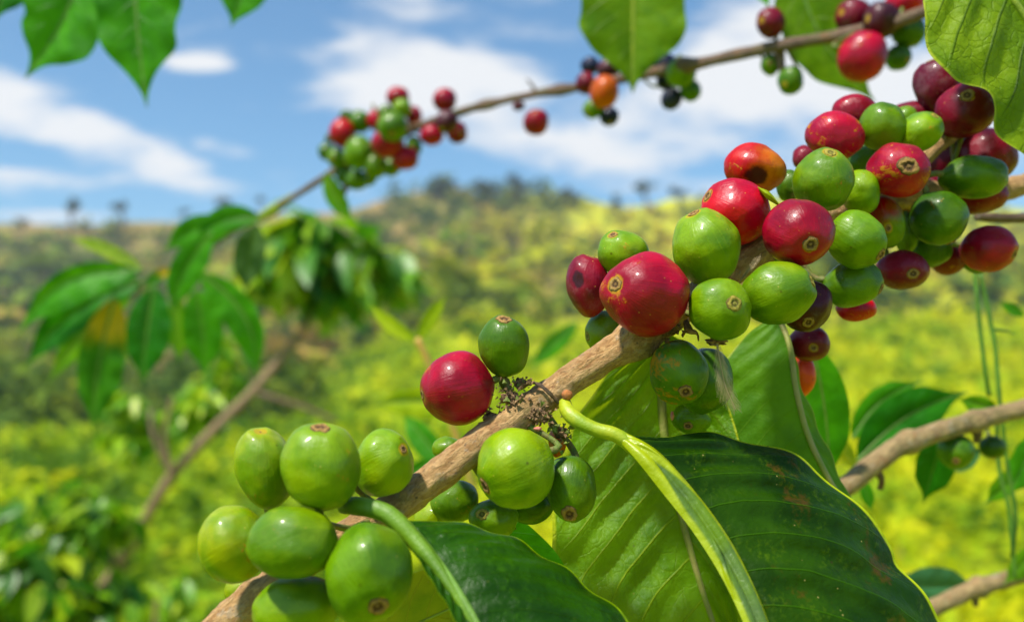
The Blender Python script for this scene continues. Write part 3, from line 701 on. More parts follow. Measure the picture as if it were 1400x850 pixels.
G1 = 'cherries on the thick tan branch'
G2 = 'cherries on the slender branch against the sky'
MB1 = cherry_mat('cherry_bruised_purple_scar', (0.21, 0.008, 0.020), (0.12, 0.006, 0.016), tint=(0.30, 0.04, 0.04), scab=0.2, rough=0.36)
MB2 = cherry_mat('cherry_bruised_red_scar', (0.42, 0.016, 0.018), (0.32, 0.010, 0.016), tint=(0.50, 0.20, 0.03), scab=0.35, side=(0.50, 0.15, 0.012))
cherries = [
 # px, py, rx, ry, rot, depth mm, material, calyx offset, label, options
 (882, 401, 60, 56, 0, 172, 'red', (-46, -12), 'largest glossy red cherry sitting on top of the branch with a star-shaped calyx scar', dict(cal_size=.17)),
 (803, 390, 29, 43, 8, 186, MB1, (6, -45), 'dull purple-red cherry with a black bruise, half behind the largest glossy red one', dict(stalk=False, cal_size=.2, blotch=(-.5, .15, .8, .30))),
 (852, 347, 36, 31, -28, 184, 'light_green', (-15, -24), 'small tilted green cherry tucked over the shoulder of the largest glossy red one', dict()),
 (830, 456, 30, 31, 30, 190, 'light_green', (-28, 4), 'light green cherry peeping out behind the branch below the largest red one', dict(stalk=False, calyx='calyx_green')),
 (966, 337, 45, 53, 8, 180, 'light_green', (-20, -46), 'tall light green cherry between the largest red one and the bright red ones', dict()),
 (985, 422, 43, 42, 0, 170, 'light_green', (11, -7), 'round green cherry hanging above the feather with its calyx facing out', dict(calyx='calyx_green', cal_size=.25)),
 (1006, 291, 48, 45, -20, 187, 'bright_red', (-0.85, -0.5, 0.15), 'bright scarlet cherry with a small green bract touching it', dict()),
 (1031, 231, 41, 34, -18, 197, MB2, (-0.3, 0.9, -0.3), 'red and orange cherry with a sunken dark hole, topmost over the scarlet one', dict(cal_size=.1, stalk=False, blotch=(-.12, -.42, .85, .40))),
 (1092, 318, 48, 46, 0, 177, 'red', (4, 19), 'round red cherry in mid cluster, calyx near its bottom, above a wide green one', dict(cal_size=.22)),
 (1063, 400, 51, 42, 8, 174, 'light_green', (42, -15), 'wide oval green cherry with its calyx on the end, just under the round red one', dict(calyx='calyx_green', cal_size=.2)),
 (1126, 247, 39, 43, 0, 190, 'light_green', (2, -35), 'upright light green cherry with a calyx on its crown against the sky', dict(calyx='calyx_green')),
 (1177, 263, 25, 31, 10, 199, 'light_green', (0.3, 0.2, -1), 'slim light green cherry wedged behind the upright one', dict()),
 (1078, 254, 16, 23, 0, 204, 'green', (0, -0.5, -1), 'sliver of green cherry between the holed red one and the upright green one', dict()),
 (1171, 328, 38, 40, 25, 186, 'green', (26, 21), 'plump green cherry at the cluster centre with a calyx on its lower corner', dict(cal_size=.22)),
 (1166, 388, 40, 31, 8, 192, 'green', (35, 9), 'flattened green cherry hanging at the underside of the cluster with its calyx on the end', dict(cal_size=.24)),
 (1102, 418, 33, 37, -30, 185, 'dark_purple', (-3, 24), 'very dark maroon cherry with a ringed calyx, behind the wide oval green one', dict(cal_size=.24)),
 (1106, 470, 28, 25, 0, 209, 'purple', (-1, 5), 'small wine-red cherry with a black calyx hole, directly above the orange one', dict(cal_size=.18)),
 (1093, 515, 21, 30, 0, 216, 'orange', (0.2, 0.4, -1), 'orange-red cherry half hidden by the leaf edge below the cluster', dict()),
 (1170, 422, 27, 18, 0, 205, 'bright_red', (0.2, 0.6, -1), 'bit of bright red cherry showing under the flattened green one', dict()),
 (1141, 186, 38, 33, -8, 207, 'scarred_red', (0.1, -0.6, -1), 'red cherry with tan corky streaks at the skyline of the cluster', dict()),
 (1168, 153, 30, 24, 0, 217, 'red', (0.1, -0.6, -1), 'pinkish red cherry behind the streaked one at the skyline', dict()),
 (1098, 216, 14, 17, 0, 217, 'purple', (-0.3, -0.6, -1), 'tiny edge of a wine-red cherry left of the upright green one against the sky', dict()),
 (1207, 174, 31, 34, 8, 207, 'green', (0.1, 0.8, -0.4), 'smooth round green cherry next to the corky streaked red one', dict()),
 (1257, 181, 33, 26, 28, 206, 'light_green', (14, -18), 'oval light green cherry slanting up above the red one with a big flat calyx', dict(calyx='calyx_green')),
 (1238, 163, 16, 18, 0, 219, 'green', (0, -0.5, -1), 'green cherry barely showing between two larger green ones at the top', dict()),
 (1229, 233, 43, 36, -5, 199, 'scarred_red', (-2, 0), 'squat red cherry with a big flat tan calyx facing straight out', dict(cal_size=.31)),
 (1283, 118, 32, 38, 18, 228, 'purple', (-0.3, -0.8, 0.1), 'purple cherry highest in the main cluster touching the big veined leaf', dict()),
 (1320, 151, 40, 38, 0, 216, 'purple', (-13, -14), 'dark red cherry with a pale round calyx beside the big veined leaf', dict(cal_size=.22)),
 (1250, 158, 36, 20, 0, 232, 'purple', (0, -0.6, -1), 'dull red cherry mostly hidden behind the green pair at the top', dict()),
 (1348, 214, 42, 36, 0, 230, 'purple', (0.5, -0.2, -1), 'shaded maroon cherry under the big veined leaf', dict()),
 (1332, 242, 46, 29, 3, 210, 'green', (0.97, 0.1, -0.1), 'long pointed green cherry held out on its short green stalk', dict()),
 (1293, 226, 38, 42, 0, 236, 'purple', (0, 0.3, -1), 'deep red cherry in shadow behind the short green stalk', dict()),
 (1335, 268, 42, 25, 5, 226, 'purple', (0.3, 0.7, -1), 'crimson cherry underneath the long pointed green one', dict()),
 (1283, 299, 37, 38, 30, 207, 'deep_green', (0.4, 0.9, 0.15), 'shaded egg-shaped green cherry below the long pointed one', dict(stalk=True)),
 (1210, 303, 25, 35, 10, 204, 'half', (-6, 12), 'cherry half green and half red in the shade under the big flat calyx one', dict(cal_size=.15, shape='flip')),
 (1239, 318, 15, 30, 5, 214, 'green', (0, 0.6, -1), 'narrow green cherry between the half ripe one and the egg-shaped one', dict()),
 (1235, 369, 35, 28, -3, 209, 'purple', (1, 6), 'wine-red cherry dangling alone under the cluster with a brown calyx', dict(cal_size=.22)),
 (1272, 340, 28, 26, 0, 219, 'deep_green', (0, 0.6, -1), 'dark green cherry just over the two lowest wine-red ones', dict()),
 (1295, 352, 24, 24, 0, 228, 'purple', (0, 0.6, -1), 'shaded dark red cherry between the dangling one and the lowest outer one', dict()),
 (1352, 340, 37, 32, -5, 217, 'red', (26, 9), 'shiny crimson cherry above the two hanging vine stems', dict(cal_size=.18)),
 (1336, 356, 22, 18, 0, 228, 'deep_green', (0, 0.6, -1), 'green rim of a cherry under the shiny crimson one', dict()),
 (1190, 290, 34, 34, 0, 226, 'deep_green', (0, 0.6, -1), 'hidden dark green cherry deep in the gap beside the half ripe one', dict()),
 (1264, 268, 34, 32, 0, 229, 'purple', (0, 0.6, -1), 'dark cherry deep in the gap behind the egg-shaped green one', dict()),
 (1180, 222, 28, 26, 0, 226, 'deep_green', (0, 0.6, -1), 'dark green cherry deep in the gap under the smooth round one', dict()),
 (624, 531, 50, 50, 0, 172, 'red', (-48, 8), 'perfectly round glossy red cherry standing alone beside the upright green one', dict(cal_size=.15)),
 (689, 473, 34, 41, 4, 174, 'green', (1, -38), 'upright barrel-shaped green cherry standing on the dark husks over the branch', dict(cal_size=.3)),
 (705, 640, 53, 55, 0, 165, 'light_green', (-43, 20), 'big round light green cherry hanging under the node with its calyx on the side', dict(cal_size=.2)),
 (781, 667, 34, 46, 6, 171, 'green', (-5, 30), 'drop-shaped green cherry on a dark stalk in front of the backlit leaf', dict(cal_size=.3)),
 (622, 685, 33, 30, 0, 178, 'green', (0.3, 0.6, -1), 'smooth green cherry below the branch, nearest the low dark leaf stalk', dict()),
 (675, 709, 34, 28, -10, 172, 'green', (-15, -11), 'small green cherry with a ringed calyx resting on the low dark leaf edge', dict(calyx='calyx_green', cal_size=.26)),
 (724, 690, 32, 26, 0, 181, 'deep_green', (0.3, 0.6, -1), 'shaded green cherry behind the big round one and the drop-shaped one', dict()),
 (612, 613, 21, 17, 0, 187, 'light_green', (0, -0.6, -1), 'light green cherry just showing above the branch between the clusters', dict()),
 (590, 706, 24, 20, 20, 182, 'yellow_green', (-0.3, 0.6, -1), 'yellowish green cherry under the branch beside the smooth one', dict()),
 (762, 603, 12, 22, 0, 181, 'blush', (0.1, 0.7, -1), 'tiny brownish unripe cherry between the stalks under the node', dict(stalk=False)),
 (928, 508, 39, 46, 8, 176, 'scarred_green', (3, 25), 'green cherry with a brown corky streak hanging beneath the branch', dict(cal_size=.24)),
 (962, 520, 39, 46, -10, 186, 'deep_green', (0.4, 0.8, -0.6), 'dull green cherry behind the corky streaked green one and the feather', dict()),
 (945, 572, 26, 22, 0, 196, 'green', (-8, 8), 'small shaded green cherry above the edge of the big dark leaf', dict(cal_size=.25)),
 (362, 638, 39, 57, 12, 158, 'yellow_green', (0.0, -0.95, 0.25), 'yellow-green cherry with corky speckles at the upper end of the low cluster', dict(cal_size=.05)),
 (439, 637, 54, 59, 0, 150, 'light_green', (2, -57), 'big smooth green cherry at the crown of the low cluster', dict(cal_size=.25)),
 (524, 633, 41, 45, -15, 161, 'light_green', (30, -22), 'green cherry with a rough calyx touching the branch beside the big smooth one', dict(cal_size=.14)),
 (320, 743, 47, 52, 10, 153, 'yellow_green', (-0.6, 0.4, -0.6), 'pale yellow-green cherry at the outer end of the low cluster', dict()),
 (400, 742, 61, 49, 5, 146, 'light_green', (-0.75, 0.4, -0.3), 'wide egg-shaped green cherry in the middle of the low cluster', dict()),
 (503, 783, 58, 68, 0, 144, 'green', (21, 33), 'large green cherry with a brown ringed calyx beside the low leaf stalk', dict(cal_size=.24)),
 (405, 830, 59, 43, 8, 150, 'light_green', (0.2, 0.8, -0.5), 'green cherry lowest in the cluster against the branch', dict()),
 (333, 806, 25, 20, 0, 170, 'yellow_green', (0, 0.6, -1), 'small dull green cherry behind the lowest stretch of the branch', dict()),
]
for i, (px, py, rx, ry, rot, d, mt, cal, label, opt) in enumerate(cherries):
    label = label.replace('tiny edge of a wine-red cherry left of', 'tiny edge of a wine-red cherry beside')
    make_cherry(px, py, rx, ry, rot, d, M[mt] if isinstance(mt, str) else mt, cal, label, G1, dense=main_dense, seed=i + 1, **opt)

far_cherries = [
 (544, 133, 14, 14, 490, 'red', 'red berry at the very top of the densest cluster in the sky'),
 (608, 137, 15, 15, 470, 'red', 'lone red berry standing above the slender branch just past the dense cluster'),
 (468, 182, 17, 18, 505, 'bright_red', 'bright red berry at the outer edge of the densest sky cluster'),
 (515, 164, 12, 14, 505, 'red', 'small red berry between two green ones in the dense sky cluster'),
 (530, 196, 21, 18, 478, 'red', 'largest red berry in the middle of the dense sky cluster'),
 (554, 216, 17, 15, 482, 'red', 'red berry at the lower corner of the dense sky cluster'),
 (566, 158, 10, 12, 500, 'red', 'small red berry tucked against the branch behind the green top berry'),
 (590, 185, 15, 13, 475, 'red', 'red berry hanging under the slender branch beside a purple one'),
 (625, 181, 13, 14, 470, 'purple', 'dull red berry lowest of the four around the branch past the dense cluster'),
 (611, 167, 14, 15, 458, 'dark_purple', 'purple berry in front of the slender branch past the dense cluster'),
 (550, 148, 12, 12, 478, 'light_green', 'light green berry just under the topmost red one of the dense cluster'),
 (537, 173, 19, 19, 470, 'green', 'largest round green berry in the dense sky cluster'),
 (492, 167, 15, 14, 508, 'deep_green', 'dark green berry above the bright red outer one'),
 (474, 159, 9, 8, 515, 'deep_green', 'tiny dark green berry at the upper outer edge of the dense cluster'),
 (446, 208, 10, 11, 515, 'deep_green', 'outermost small dark green berry of the dense sky cluster'),
 (460, 216, 12, 13, 508, 'green', 'green berry where the slender branch leaves the dense cluster'),
 (491, 209, 19, 21, 490, 'green', 'oval green berry beneath the bright red outer one'),
 (513, 227, 15, 16, 488, 'green', 'green berry low in the middle of the dense sky cluster'),
 (535, 228, 12, 12, 492, 'deep_green', 'shaded green berry beside the lower corner red one'),
 (488, 246, 14, 13, 500, 'deep_green', 'lowest green berry of the dense sky cluster'),
 (470, 240, 10, 11, 510, 'deep_green', 'small dark berry just below where the branch leaves the cluster'),
 (503, 244, 11, 10, 505, 'green', 'little green berry next to the lowest one of the dense cluster'),
 (528, 155, 11, 10, 498, 'green', 'small green berry above the largest round green one'),
 (566, 200, 10, 13, 492, 'deep_green', 'shaded green berry under the branch at the end of the dense cluster'),
 (733, 167, 16, 17, 438, 'scarred_red', 'single brownish red berry dangling under the middle of the slender branch'),
 (709, 145, 8, 6, 440, 'dark_purple', 'shrivelled dark berry beside the single dangling one'),
 (807, 90, 12, 11, 418, 'navy', 'blue-black berry on top of the cluster beside the hanging leaf tip'),
 (832, 95, 15, 13, 410, 'dark_purple', 'dark purple berry touching the hanging leaf tip'),
 (801, 114, 13, 14, 415, 'purple', 'wine-red berry beside the blush orange one'),
 (826, 126, 18, 21, 402, 'blush', 'blush orange berry in front of the slender branch'),
 (811, 149, 13, 12, 412, 'green', 'green berry under the blush orange one'),
 (833, 159, 12, 12, 414, 'navy', 'blue-black berry lowest under the blush orange one'),
 (907, 89, 17, 15, 398, 'navy', 'blue-black berry against the branch behind the pale green one'),
 (931, 100, 19, 18, 382, 'light_green', 'pale green berry in front of the slender branch past the leaf tip'),
 (918, 135, 13, 14, 390, 'navy', 'blue-black berry hanging below the pale green one'),
 (944, 124, 13, 14, 388, 'deep_green', 'small green berry slung under the pale green one'),
 (910, 111, 12, 12, 400, 'navy', 'blue-black berry between the pale green one and the lower dark one'),
 (1053, 31, 18, 19, 345, 'purple', 'purplish red berry standing on the slender branch at a leaf joint'),
 (1053, 89, 12, 14, 350, 'green', 'small green berry snug below the slender branch at a leaf joint'),
 (1081, 110, 16, 18, 345, 'deep_green', 'round dark green berry dangling from a twig below the slender branch'),
 (1166, 23, 22, 22, 332, 'purple', 'maroon berry above the slender branch beside the very dark one'),
 (1205, 28, 23, 23, 322, 'dark_purple', 'very dark purple berry among the highest cluster'),
 (1236, 6, 24, 20, 326, 'bright_red', 'bright red berry cut off by the top of the picture'),
 (1180, 78, 30, 32, 318, 'red', 'big crimson berry hanging under the highest cluster'),
 (1241, 43, 22, 20, 330, 'deep_green', 'green berry beside the very dark purple one in the highest cluster'),
 (1228, 79, 16, 16, 330, 'deep_green', 'small grey-green berry next to the big crimson one'),
]
for i, (px, py, rx, ry, d, mt, label) in enumerate(far_cherries):
    rs = random.Random(i + 50)
    n = (rs.uniform(-1, 1), rs.uniform(-0.2, 1), rs.uniform(-.6, .8))
    make_cherry(px, py, rx * 1.09, ry * 1.09, rs.uniform(-20, 20), d, M[mt], n, label, G2, dense=far_dense, seed=i + 101, small=True)
GB = 'small green berries under the pale branch'
make_cherry(1306, 617, 24, 24, 0, 286, M['deep_green'], (-8, 10), 'larger of two green berries hanging under the pale bare branch', GB, dense=catmull(sbp, 60), seed=201)
make_cherry(1356, 611, 17, 16, 0, 292, M['deep_green'], (0, .8, .4), 'smaller of two green berries hanging under the pale bare branch', GB, dense=catmull(sbp, 60), seed=202)

# little green bract beside the scarlet cherry
t = thing('bract', P(1050, 266, 0.183), 'small green bract squeezed between the scarlet cherry and the round red one', 'bract')
v, f, uv = loft_leaf(PL([(1036, 256, 184), (1052, 262, 183), (1066, 280, 182)]), PL([(1036, 256, 182), (1050, 266, 180), (1066, 281, 181)]), PL([(1036, 256, 184), (1047, 271, 183), (1065, 282, 182)]), nu=16, nv=4)
mesh_obj('blade', v, f, M['leaf_lime'], t, uv, origin=P(1050, 266, 0.183))

# ------------------------------------------------------------------ feathers
feather_m, nt, out = new_mat('feather_down')
b = nt.node('ShaderNodeBsdfPrincipled', {'Base Color': (0.46, 0.35, 0.19, 1), 'Roughness': 0.6})
tr = nt.node('ShaderNodeBsdfTranslucent', {'Color': (0.7, 0.62, 0.45, 1)})
mx = nt.node('ShaderNodeMixShader', {0: 0.4}); nt.l.new(b.outputs[0], mx.inputs[1]); nt.l.new(tr.outputs[0], mx.inputs[2]); nt.l.new(mx.outputs[0], out.inputs[0])
def feather(label, spine, wid, nb, seed, barb_r=0.00006, fray=0.3):
    rs = random.Random(seed); sp = catmull(PL(spine), 50); o = sp[0]
    t = thing('feather', o, label, 'feather')
    v, f, uv = tube_data(sp, [0.00018 * (1 - 0.7 * i / 49) for i in range(50)], 6)
    mesh_obj('shaft', v, f, feather_m, t, uv, origin=o)
    V = []; Fc = []
    for k in range(nb):
        for s in (-1, 1):
            q = 0.03 + 0.93 * (k + rs.random() * .5) / nb; i = int(q * 49)
            T = (sp[min(i + 1, 49)] - sp[max(i - 1, 0)]).normalized()
            side = T.cross(FWD).normalized() * s
            L = wid * (0.5 + 0.6 * math.sin(math.pi * min(1, q * 1.1))) * rs.uniform(1 - fray, 1 + fray)
            p0 = sp[i]; base = len(V); seg = 6
            for j in range(seg + 1):
                a = j / seg
                p = p0 + side * L * (a ** .8) * 0.55 + T * L * a * 1.2 + FWD * (rs.gauss(0, 0.00007) * a) - FWD * L * .12 * math.sin(a * 3)
                w = T.cross(side).cross(side) * 0 + (T * -0.25 + side * 0.0).normalized() * barb_r * (1.25 - a)
                V += [p - w, p + w]
            for j in range(seg): Fc.append((base + 2 * j, base + 2 * j + 1, base + 2 * j + 3, base + 2 * j + 2))
    mesh_obj('barbs', V, Fc, feather_m, t, origin=o, smooth=False)
    return t
feather('small beige feather hanging below the round green cherry over the backlit leaves', [(980, 466, 172), (984, 492, 171), (992, 528, 170.5), (1007, 562, 170.5)], 0.0023, 120, 3, barb_r=0.00005)
feather('tiny white feather stuck to the branch between the green cherries', [(1012, 384, 182), (1026, 366, 181), (1040, 350, 181.5)], 0.0009, 40, 4)
# papery withered flower at the feather root
t = thing('withered_flower', P(979, 468, 0.1725), 'brown papery remnant holding the beige feather under the round green cherry', 'withered flower')
v, f = lump_data(P(979, 467, 0.1725), 0.0013, 8, amp=.8, freq=2.5, ax=(1.3, .7, .5)); mesh_obj('petal', v, f, M['husk'], t, origin=P(979, 468, 0.1725))
t = thing('withered_flower', P(945, 455, 0.1735), 'curled black withered flower beside the neck of the corky green cherry', 'withered flower')
tube('petal', PL([(938, 440, 176), (943, 452, 174), (953, 456, 173), (955, 466, 173)]), [0.0005, 0.0008, 0.0004, 0.0001], M['husk'], t, origin=P(945, 455, 0.1735), n=18, sides=7, rough=.4, freq=900)

# ------------------------------------------------------------------ near leaves
GL = 'large leaves around the thick branch'
hero_leaf('large dark glossy leaf with yellow rim and brown blotches arching over the backlit leaf',
    left=[(847, 600, 168), (878, 630, 166.5), (940, 699, 163.5), (992, 767, 160), (1030, 850, 156), (1052, 930, 153)],
    mid=[(852, 592, 167), (900, 632, 165), (962, 700, 162), (1012, 767, 159), (1050, 850, 155), (1072, 930, 152)],
    right=[(862, 601, 170), (952, 592, 175), (1045, 606, 178), (1125, 648, 178), (1185, 705, 176), (1222, 745, 174), (1232, 775, 173), (1268, 820, 170), (1302, 870, 167), (1330, 935, 165)],
    mat=M['leaf_hero'], rib_mat=M['midrib'], rib_r=None, band=([(836, 592, 167.5), (866, 624, 163.6), (906, 674, 160.6), (948, 728, 157.6), (986, 788, 154.4), (1016, 850, 151), (1046, 930, 148)],
        [(838, 588, 167.0), (882, 618, 163.7), (930, 672, 161.2), (972, 730, 158.4), (1006, 788, 155.2), (1034, 850, 151.8), (1060, 930, 149)],
        [(841, 584, 167.5), (899, 616, 164.6), (954, 676, 161.9), (996, 734, 158.8), (1026, 790, 155.8), (1051, 850, 152.6), (1074, 930, 150)], M['band']),
    petiole=[(772, 551, 172), (776, 562, 170), (790, 575, 168.5), (815, 587, 167.5), (845, 596, 166.6), (880, 624, 166.2), (915, 662, 165.4)], pet_r=[px2m(9, 172), px2m(11, 170), px2m(10, 168), px2m(10, 167), px2m(11, 166), px2m(10, 165), px2m(4, 163)], pet_mat=M['petiole'],
    group=GL, nu=110, nv=26, bulge=(-0.05, 0.10), wave=0.0008, vein_puff=0.0011, N=8, k=0.30)
hero_leaf('low dark waxy leaf on a thick curved green stalk in front of everything',
    left=[(552, 734, 148), (567, 757, 146), (589, 792, 143), (616, 835, 140), (640, 885, 138)],
    mid=[(556, 720, 150), (585, 752, 148), (615, 792, 145), (648, 845, 142), (668, 888, 140)],
    right=[(558, 712, 152), (605, 713, 155), (670, 726, 158), (740, 756, 159), (808, 802, 158), (862, 850, 156), (900, 900, 154)],
    mat=M['leaf_low'], rib_mat=M['midrib_green'], rib_r=[px2m(9, 150), px2m(7, 147), px2m(6, 143), px2m(5, 140)], rib_up=0.0002,
    petiole=[(470, 692, 156), (483, 691, 153), (505, 694, 151), (532, 704, 150), (562, 733, 148.5), (592, 768, 146.2), (622, 812, 143.6), (655, 868, 141)], pet_r=[px2m(10, 156), px2m(13, 153), px2m(13, 151), px2m(13, 150), px2m(11, 148.5), px2m(8, 147), px2m(6, 144), px2m(5, 141)], pet_mat=simple_mat('petiole_green', (0.12, 0.24, 0.003), (0.07, 0.16, 0.002), 160, .5, .5),
    group=GL, nu=80, nv=22, bulge=(-0.04, 0.14), wave=0.0005, vein_puff=0.0004, N=7, k=0.25)
hero_leaf('broad sunlit leaf with pale veins hanging behind the branch and the drop-shaped cherry',
    left=[(905, 452, 196), (868, 478, 196), (815, 528, 196), (778, 600, 195), (758, 680, 194), (754, 750, 192), (772, 820, 190), (820, 900, 188)],
    mid=[(905, 448, 196), (904, 490, 199), (905, 560, 201), (915, 640, 201), (935, 720, 200), (958, 800, 198), (985, 880, 195), (995, 910, 194)],
    right=[(908, 452, 196), (945, 475, 198), (985, 530, 199), (1010, 600, 199), (1022, 680, 198), (1025, 760, 197), (1022, 840, 196), (1010, 910, 194)],
    mat=M['leaf_back'], rib_mat=M['midrib_tan'], rib_r=[px2m(7, 198), px2m(6, 200), px2m(4.5, 199), px2m(3, 195)], rib_up=0.0002,
    group=GL, nu=100, nv=24, bulge=(0.05, 0.05), wave=0.0012, vein_puff=0.0018, N=8, k=0.42)
hero_leaf('dull green leaf with its folded pale rim turned outward beneath the maroon cherry',
    left=[(1052, 436, 206), (1018, 460, 206), (985, 505, 206), (967, 555, 206), (965, 610, 205), (985, 680, 203), (1040, 750, 200)],
    mid=[(1066, 436, 206), (1080, 475, 203), (1088, 530, 201), (1103, 590, 200), (1128, 645, 199), (1160, 700, 198), (1180, 740, 197)],
    right=[(1068, 440, 207), (1084, 480, 208), (1098, 535, 209), (1122, 590, 209), (1146, 645, 207), (1170, 700, 203), (1184, 742, 198)],
    mat=M['leaf_mid'], rib_mat=M['midrib_tan'], rib_r=[px2m(4, 205), px2m(4, 201), px2m(4, 200), px2m(3, 198)], rib_up=0.0002,
    group=GL, nu=80, nv=20, bulge=(0.08, -0.10), wave=0.0005, vein_puff=0.0004, N=9, k=0.30)
hero_leaf('bright yellow-green veined leaf drooping in front of the topmost purple cherries',
    left=[(1258, -60, 205), (1264, -20, 202), (1264, 30, 199), (1275, 78, 197), (1303, 108, 197), (1345, 122, 198), (1358, 148, 199), (1366, 184, 200), (1402, 214, 201), (1440, 225, 203)],
    mid=[(1290, -110, 206), (1330, -70, 204), (1370, -20, 203), (1410, 40, 203), (1440, 110, 204), (1455, 180, 205), (1462, 225, 205)],
    right=[(1330, -130, 208), (1400, -110, 210), (1470, -50, 212), (1520, 30, 213), (1530, 120, 212), (1500, 200, 209), (1470, 232, 206)],
    mat=M['leaf_top'], rib_mat=M['midrib'], rib_r=[px2m(6, 205), px2m(5, 203), px2m(3, 205)], rib_up=0.0002,
    petiole=[(1292, -106, 206), (1270, -140, 215), (1262, -190, 240)], pet_r=[px2m(7, 206), px2m(6, 240)], pet_mat=M['petiole'],
    group=GL, nu=100, nv=26, bulge=(0.07, 0.05), wave=0.0006, vein_puff=0.0012, N=7, k=0.25)
# small leaves near the low cluster
simple_leaf('yellowing leaf edge below the large green cherry with the ringed calyx', (470, 905), (720, 790), 36, 66, 172, 176, M['leaf_yellow'], bend=-6, group=GL, seed=3, rib_mat=M['midrib'])
simple_leaf('green leaf in the shade under the small ringed cherry and the low dark leaf', (640, 690), (800, 830), 34, 34, 188, 190, M['leaf_plain'], group=GL, seed=4)
simple_leaf('smooth green leaf blurred behind the folded rim leaf and the orange cherry', (1110, 470), (1135, 665), 42, 34, 262, 268, M['leaf_plain'], bend=-6, group=GL, seed=5)
t = simple_leaf('dark green leaf corner glimpsed between the two stalks at the bottom', (950, 700), (1010, 880), 40, 30, 208, 206, M['leaf_plain'], group=GL, seed=6)

# ------------------------------------------------------------------ leaves in the top corners
GT = 'leaves hanging from the top edge'
simple_leaf('olive serrated leaf hanging point down over the slender branch', (866, -75), (865, 128), 74, 74, 372, 372, M['leaf_top_centre'], group=GT, seed=1, jag=0.05, rib_mat=M['midrib'])
simple_leaf('wide green leaf behind the highest berry cluster', (1085, -60), (1197, 140), 48, 72, 350, 352, M['leaf_top_centre'], bend=22, group=GT, seed=2, jag=0.03)
simple_leaf('dark green leaf with one bright lobe, its tip curling over the white cloud', (120, -80), (34, 108), 62, 62, 420, 420, M['leaf_plain'], group=GT, seed=3, jag=0.09, bend=-14)
simple_leaf('long dark green leaf with the longest pointed tip against the blue sky', (185, -110), (201, 147), 58, 60, 415, 415, M['leaf_plain'], group=GT, seed=6, jag=0.06, bend=6)
simple_leaf('small green leaf tip peeking in alone between the long leaf and the white cloud', (352, -70), (316, 38), 36, 34, 430, 430, M['leaf_plain'], group=GT, seed=8, jag=0.04)
simple_leaf('leaf corner poking in at the extreme upper edge beside the curled leaf', (30, -95), (-8, 32), 44, 46, 430, 430, M['leaf_deep'], group=GT, seed=9)
simple_leaf('green sliver of leaf above the purplish red berry', (1020, -60), (1052, 14), 14, 20, 360, 352, M['leaf_plain'], group=GT, seed=10)
simple_leaf('green leaf sliver over the bright red berry at the top edge', (1200, -60), (1262, 6), 30, 26, 345, 345, M['leaf_plain'], group=GT, seed=11)

# ------------------------------------------------------------------ leafy end of the slender branch
GS = 'drooping leaves at the end of the slender branch'
simple_leaf('upper broad leaf with a light rim sweeping furthest out from the yellow stem', (192, 370), (20, 462), 17, 34, 600, 600, M['leaf_plain'], bend=34, group=GS, seed=1, fold=.5)
simple_leaf('darker broad leaf directly beneath the sweeping upper one', (198, 382), (28, 512), 24, 28, 612, 612, M['leaf_deep'], bend=24, group=GS, seed=2, fold=.5)
simple_leaf('light green leaf drooping below the dark broad one', (182, 400), (62, 530), 20, 18, 620, 625, M['leaf_bright'], bend=10, group=GS, seed=3)
simple_leaf('hanging leaf yellow at its top and green towards the tip', (158, 405), (128, 595), 30, 36, 605, 610, M['leaf_half_yellow'], bend=8, group=GS, seed=4)
simple_leaf('deep green leaf pointing straight down beside the yellow one', (212, 390), (194, 528), 30, 32, 590, 590, M['leaf_deep'], bend=2, group=GS, seed=5)
simple_leaf('leaf seen edge-on at the centre of the spray hanging from the stem', (290, 318), (234, 432), 22, 24, 575, 580, M['leaf_plain'], bend=10, group=GS, seed=6)
simple_leaf('heart-shaped drooping leaf between the deep green and the long outer leaf', (268, 395), (280, 517), 28, 28, 600, 605, M['leaf_plain'], bend=-4, group=GS, seed=7)
simple_leaf('narrow bright leaf behind the heart-shaped drooping one', (240, 400), (246, 500), 14, 14, 630, 630, M['leaf_bright'], group=GS, seed=12)
simple_leaf('long leaf stretching from the spray to a pointed tip above the shrub trunk', (272, 372), (352, 522), 28, 20, 590, 595, M['leaf_plain'], bend=-26, group=GS, seed=8)
simple_leaf('leaf lying along the top of the spray, outer of two under the branch', (318, 312), (222, 345), 20, 24, 588, 600, M['leaf_plain'], bend=14, group=GS, seed=9)
simple_leaf('leaf lying under the slender branch where it turns yellow', (356, 298), (262, 330), 20, 16, 580, 585, M['leaf_plain'], bend=12, group=GS, seed=10)
simple_leaf('thin lime leaf rising above the sweeping upper one', (198, 372), (86, 322), 10, 9, 640, 650, M['leaf_lime'], bend=6, group=GS, seed=11)
simple_leaf('grey-green leaf hanging under the branch in front of the shrub', (350, 305), (334, 402), 24, 20, 600, 605, M['leaf_grey'], group=GS, seed=13)
simple_leaf('short green leaf hanging from the branch below the dense sky cluster', (446, 236), (486, 303), 12, 15, 520, 520, M['leaf_bright'], bend=8, group=GS, seed=14)
simple_leaf('short yellow leaf stub glowing at the joint of the spray', (232, 366), (192, 396), 9, 8, 596, 596, M['leaf_half_yellow'], group=GS, seed=15)

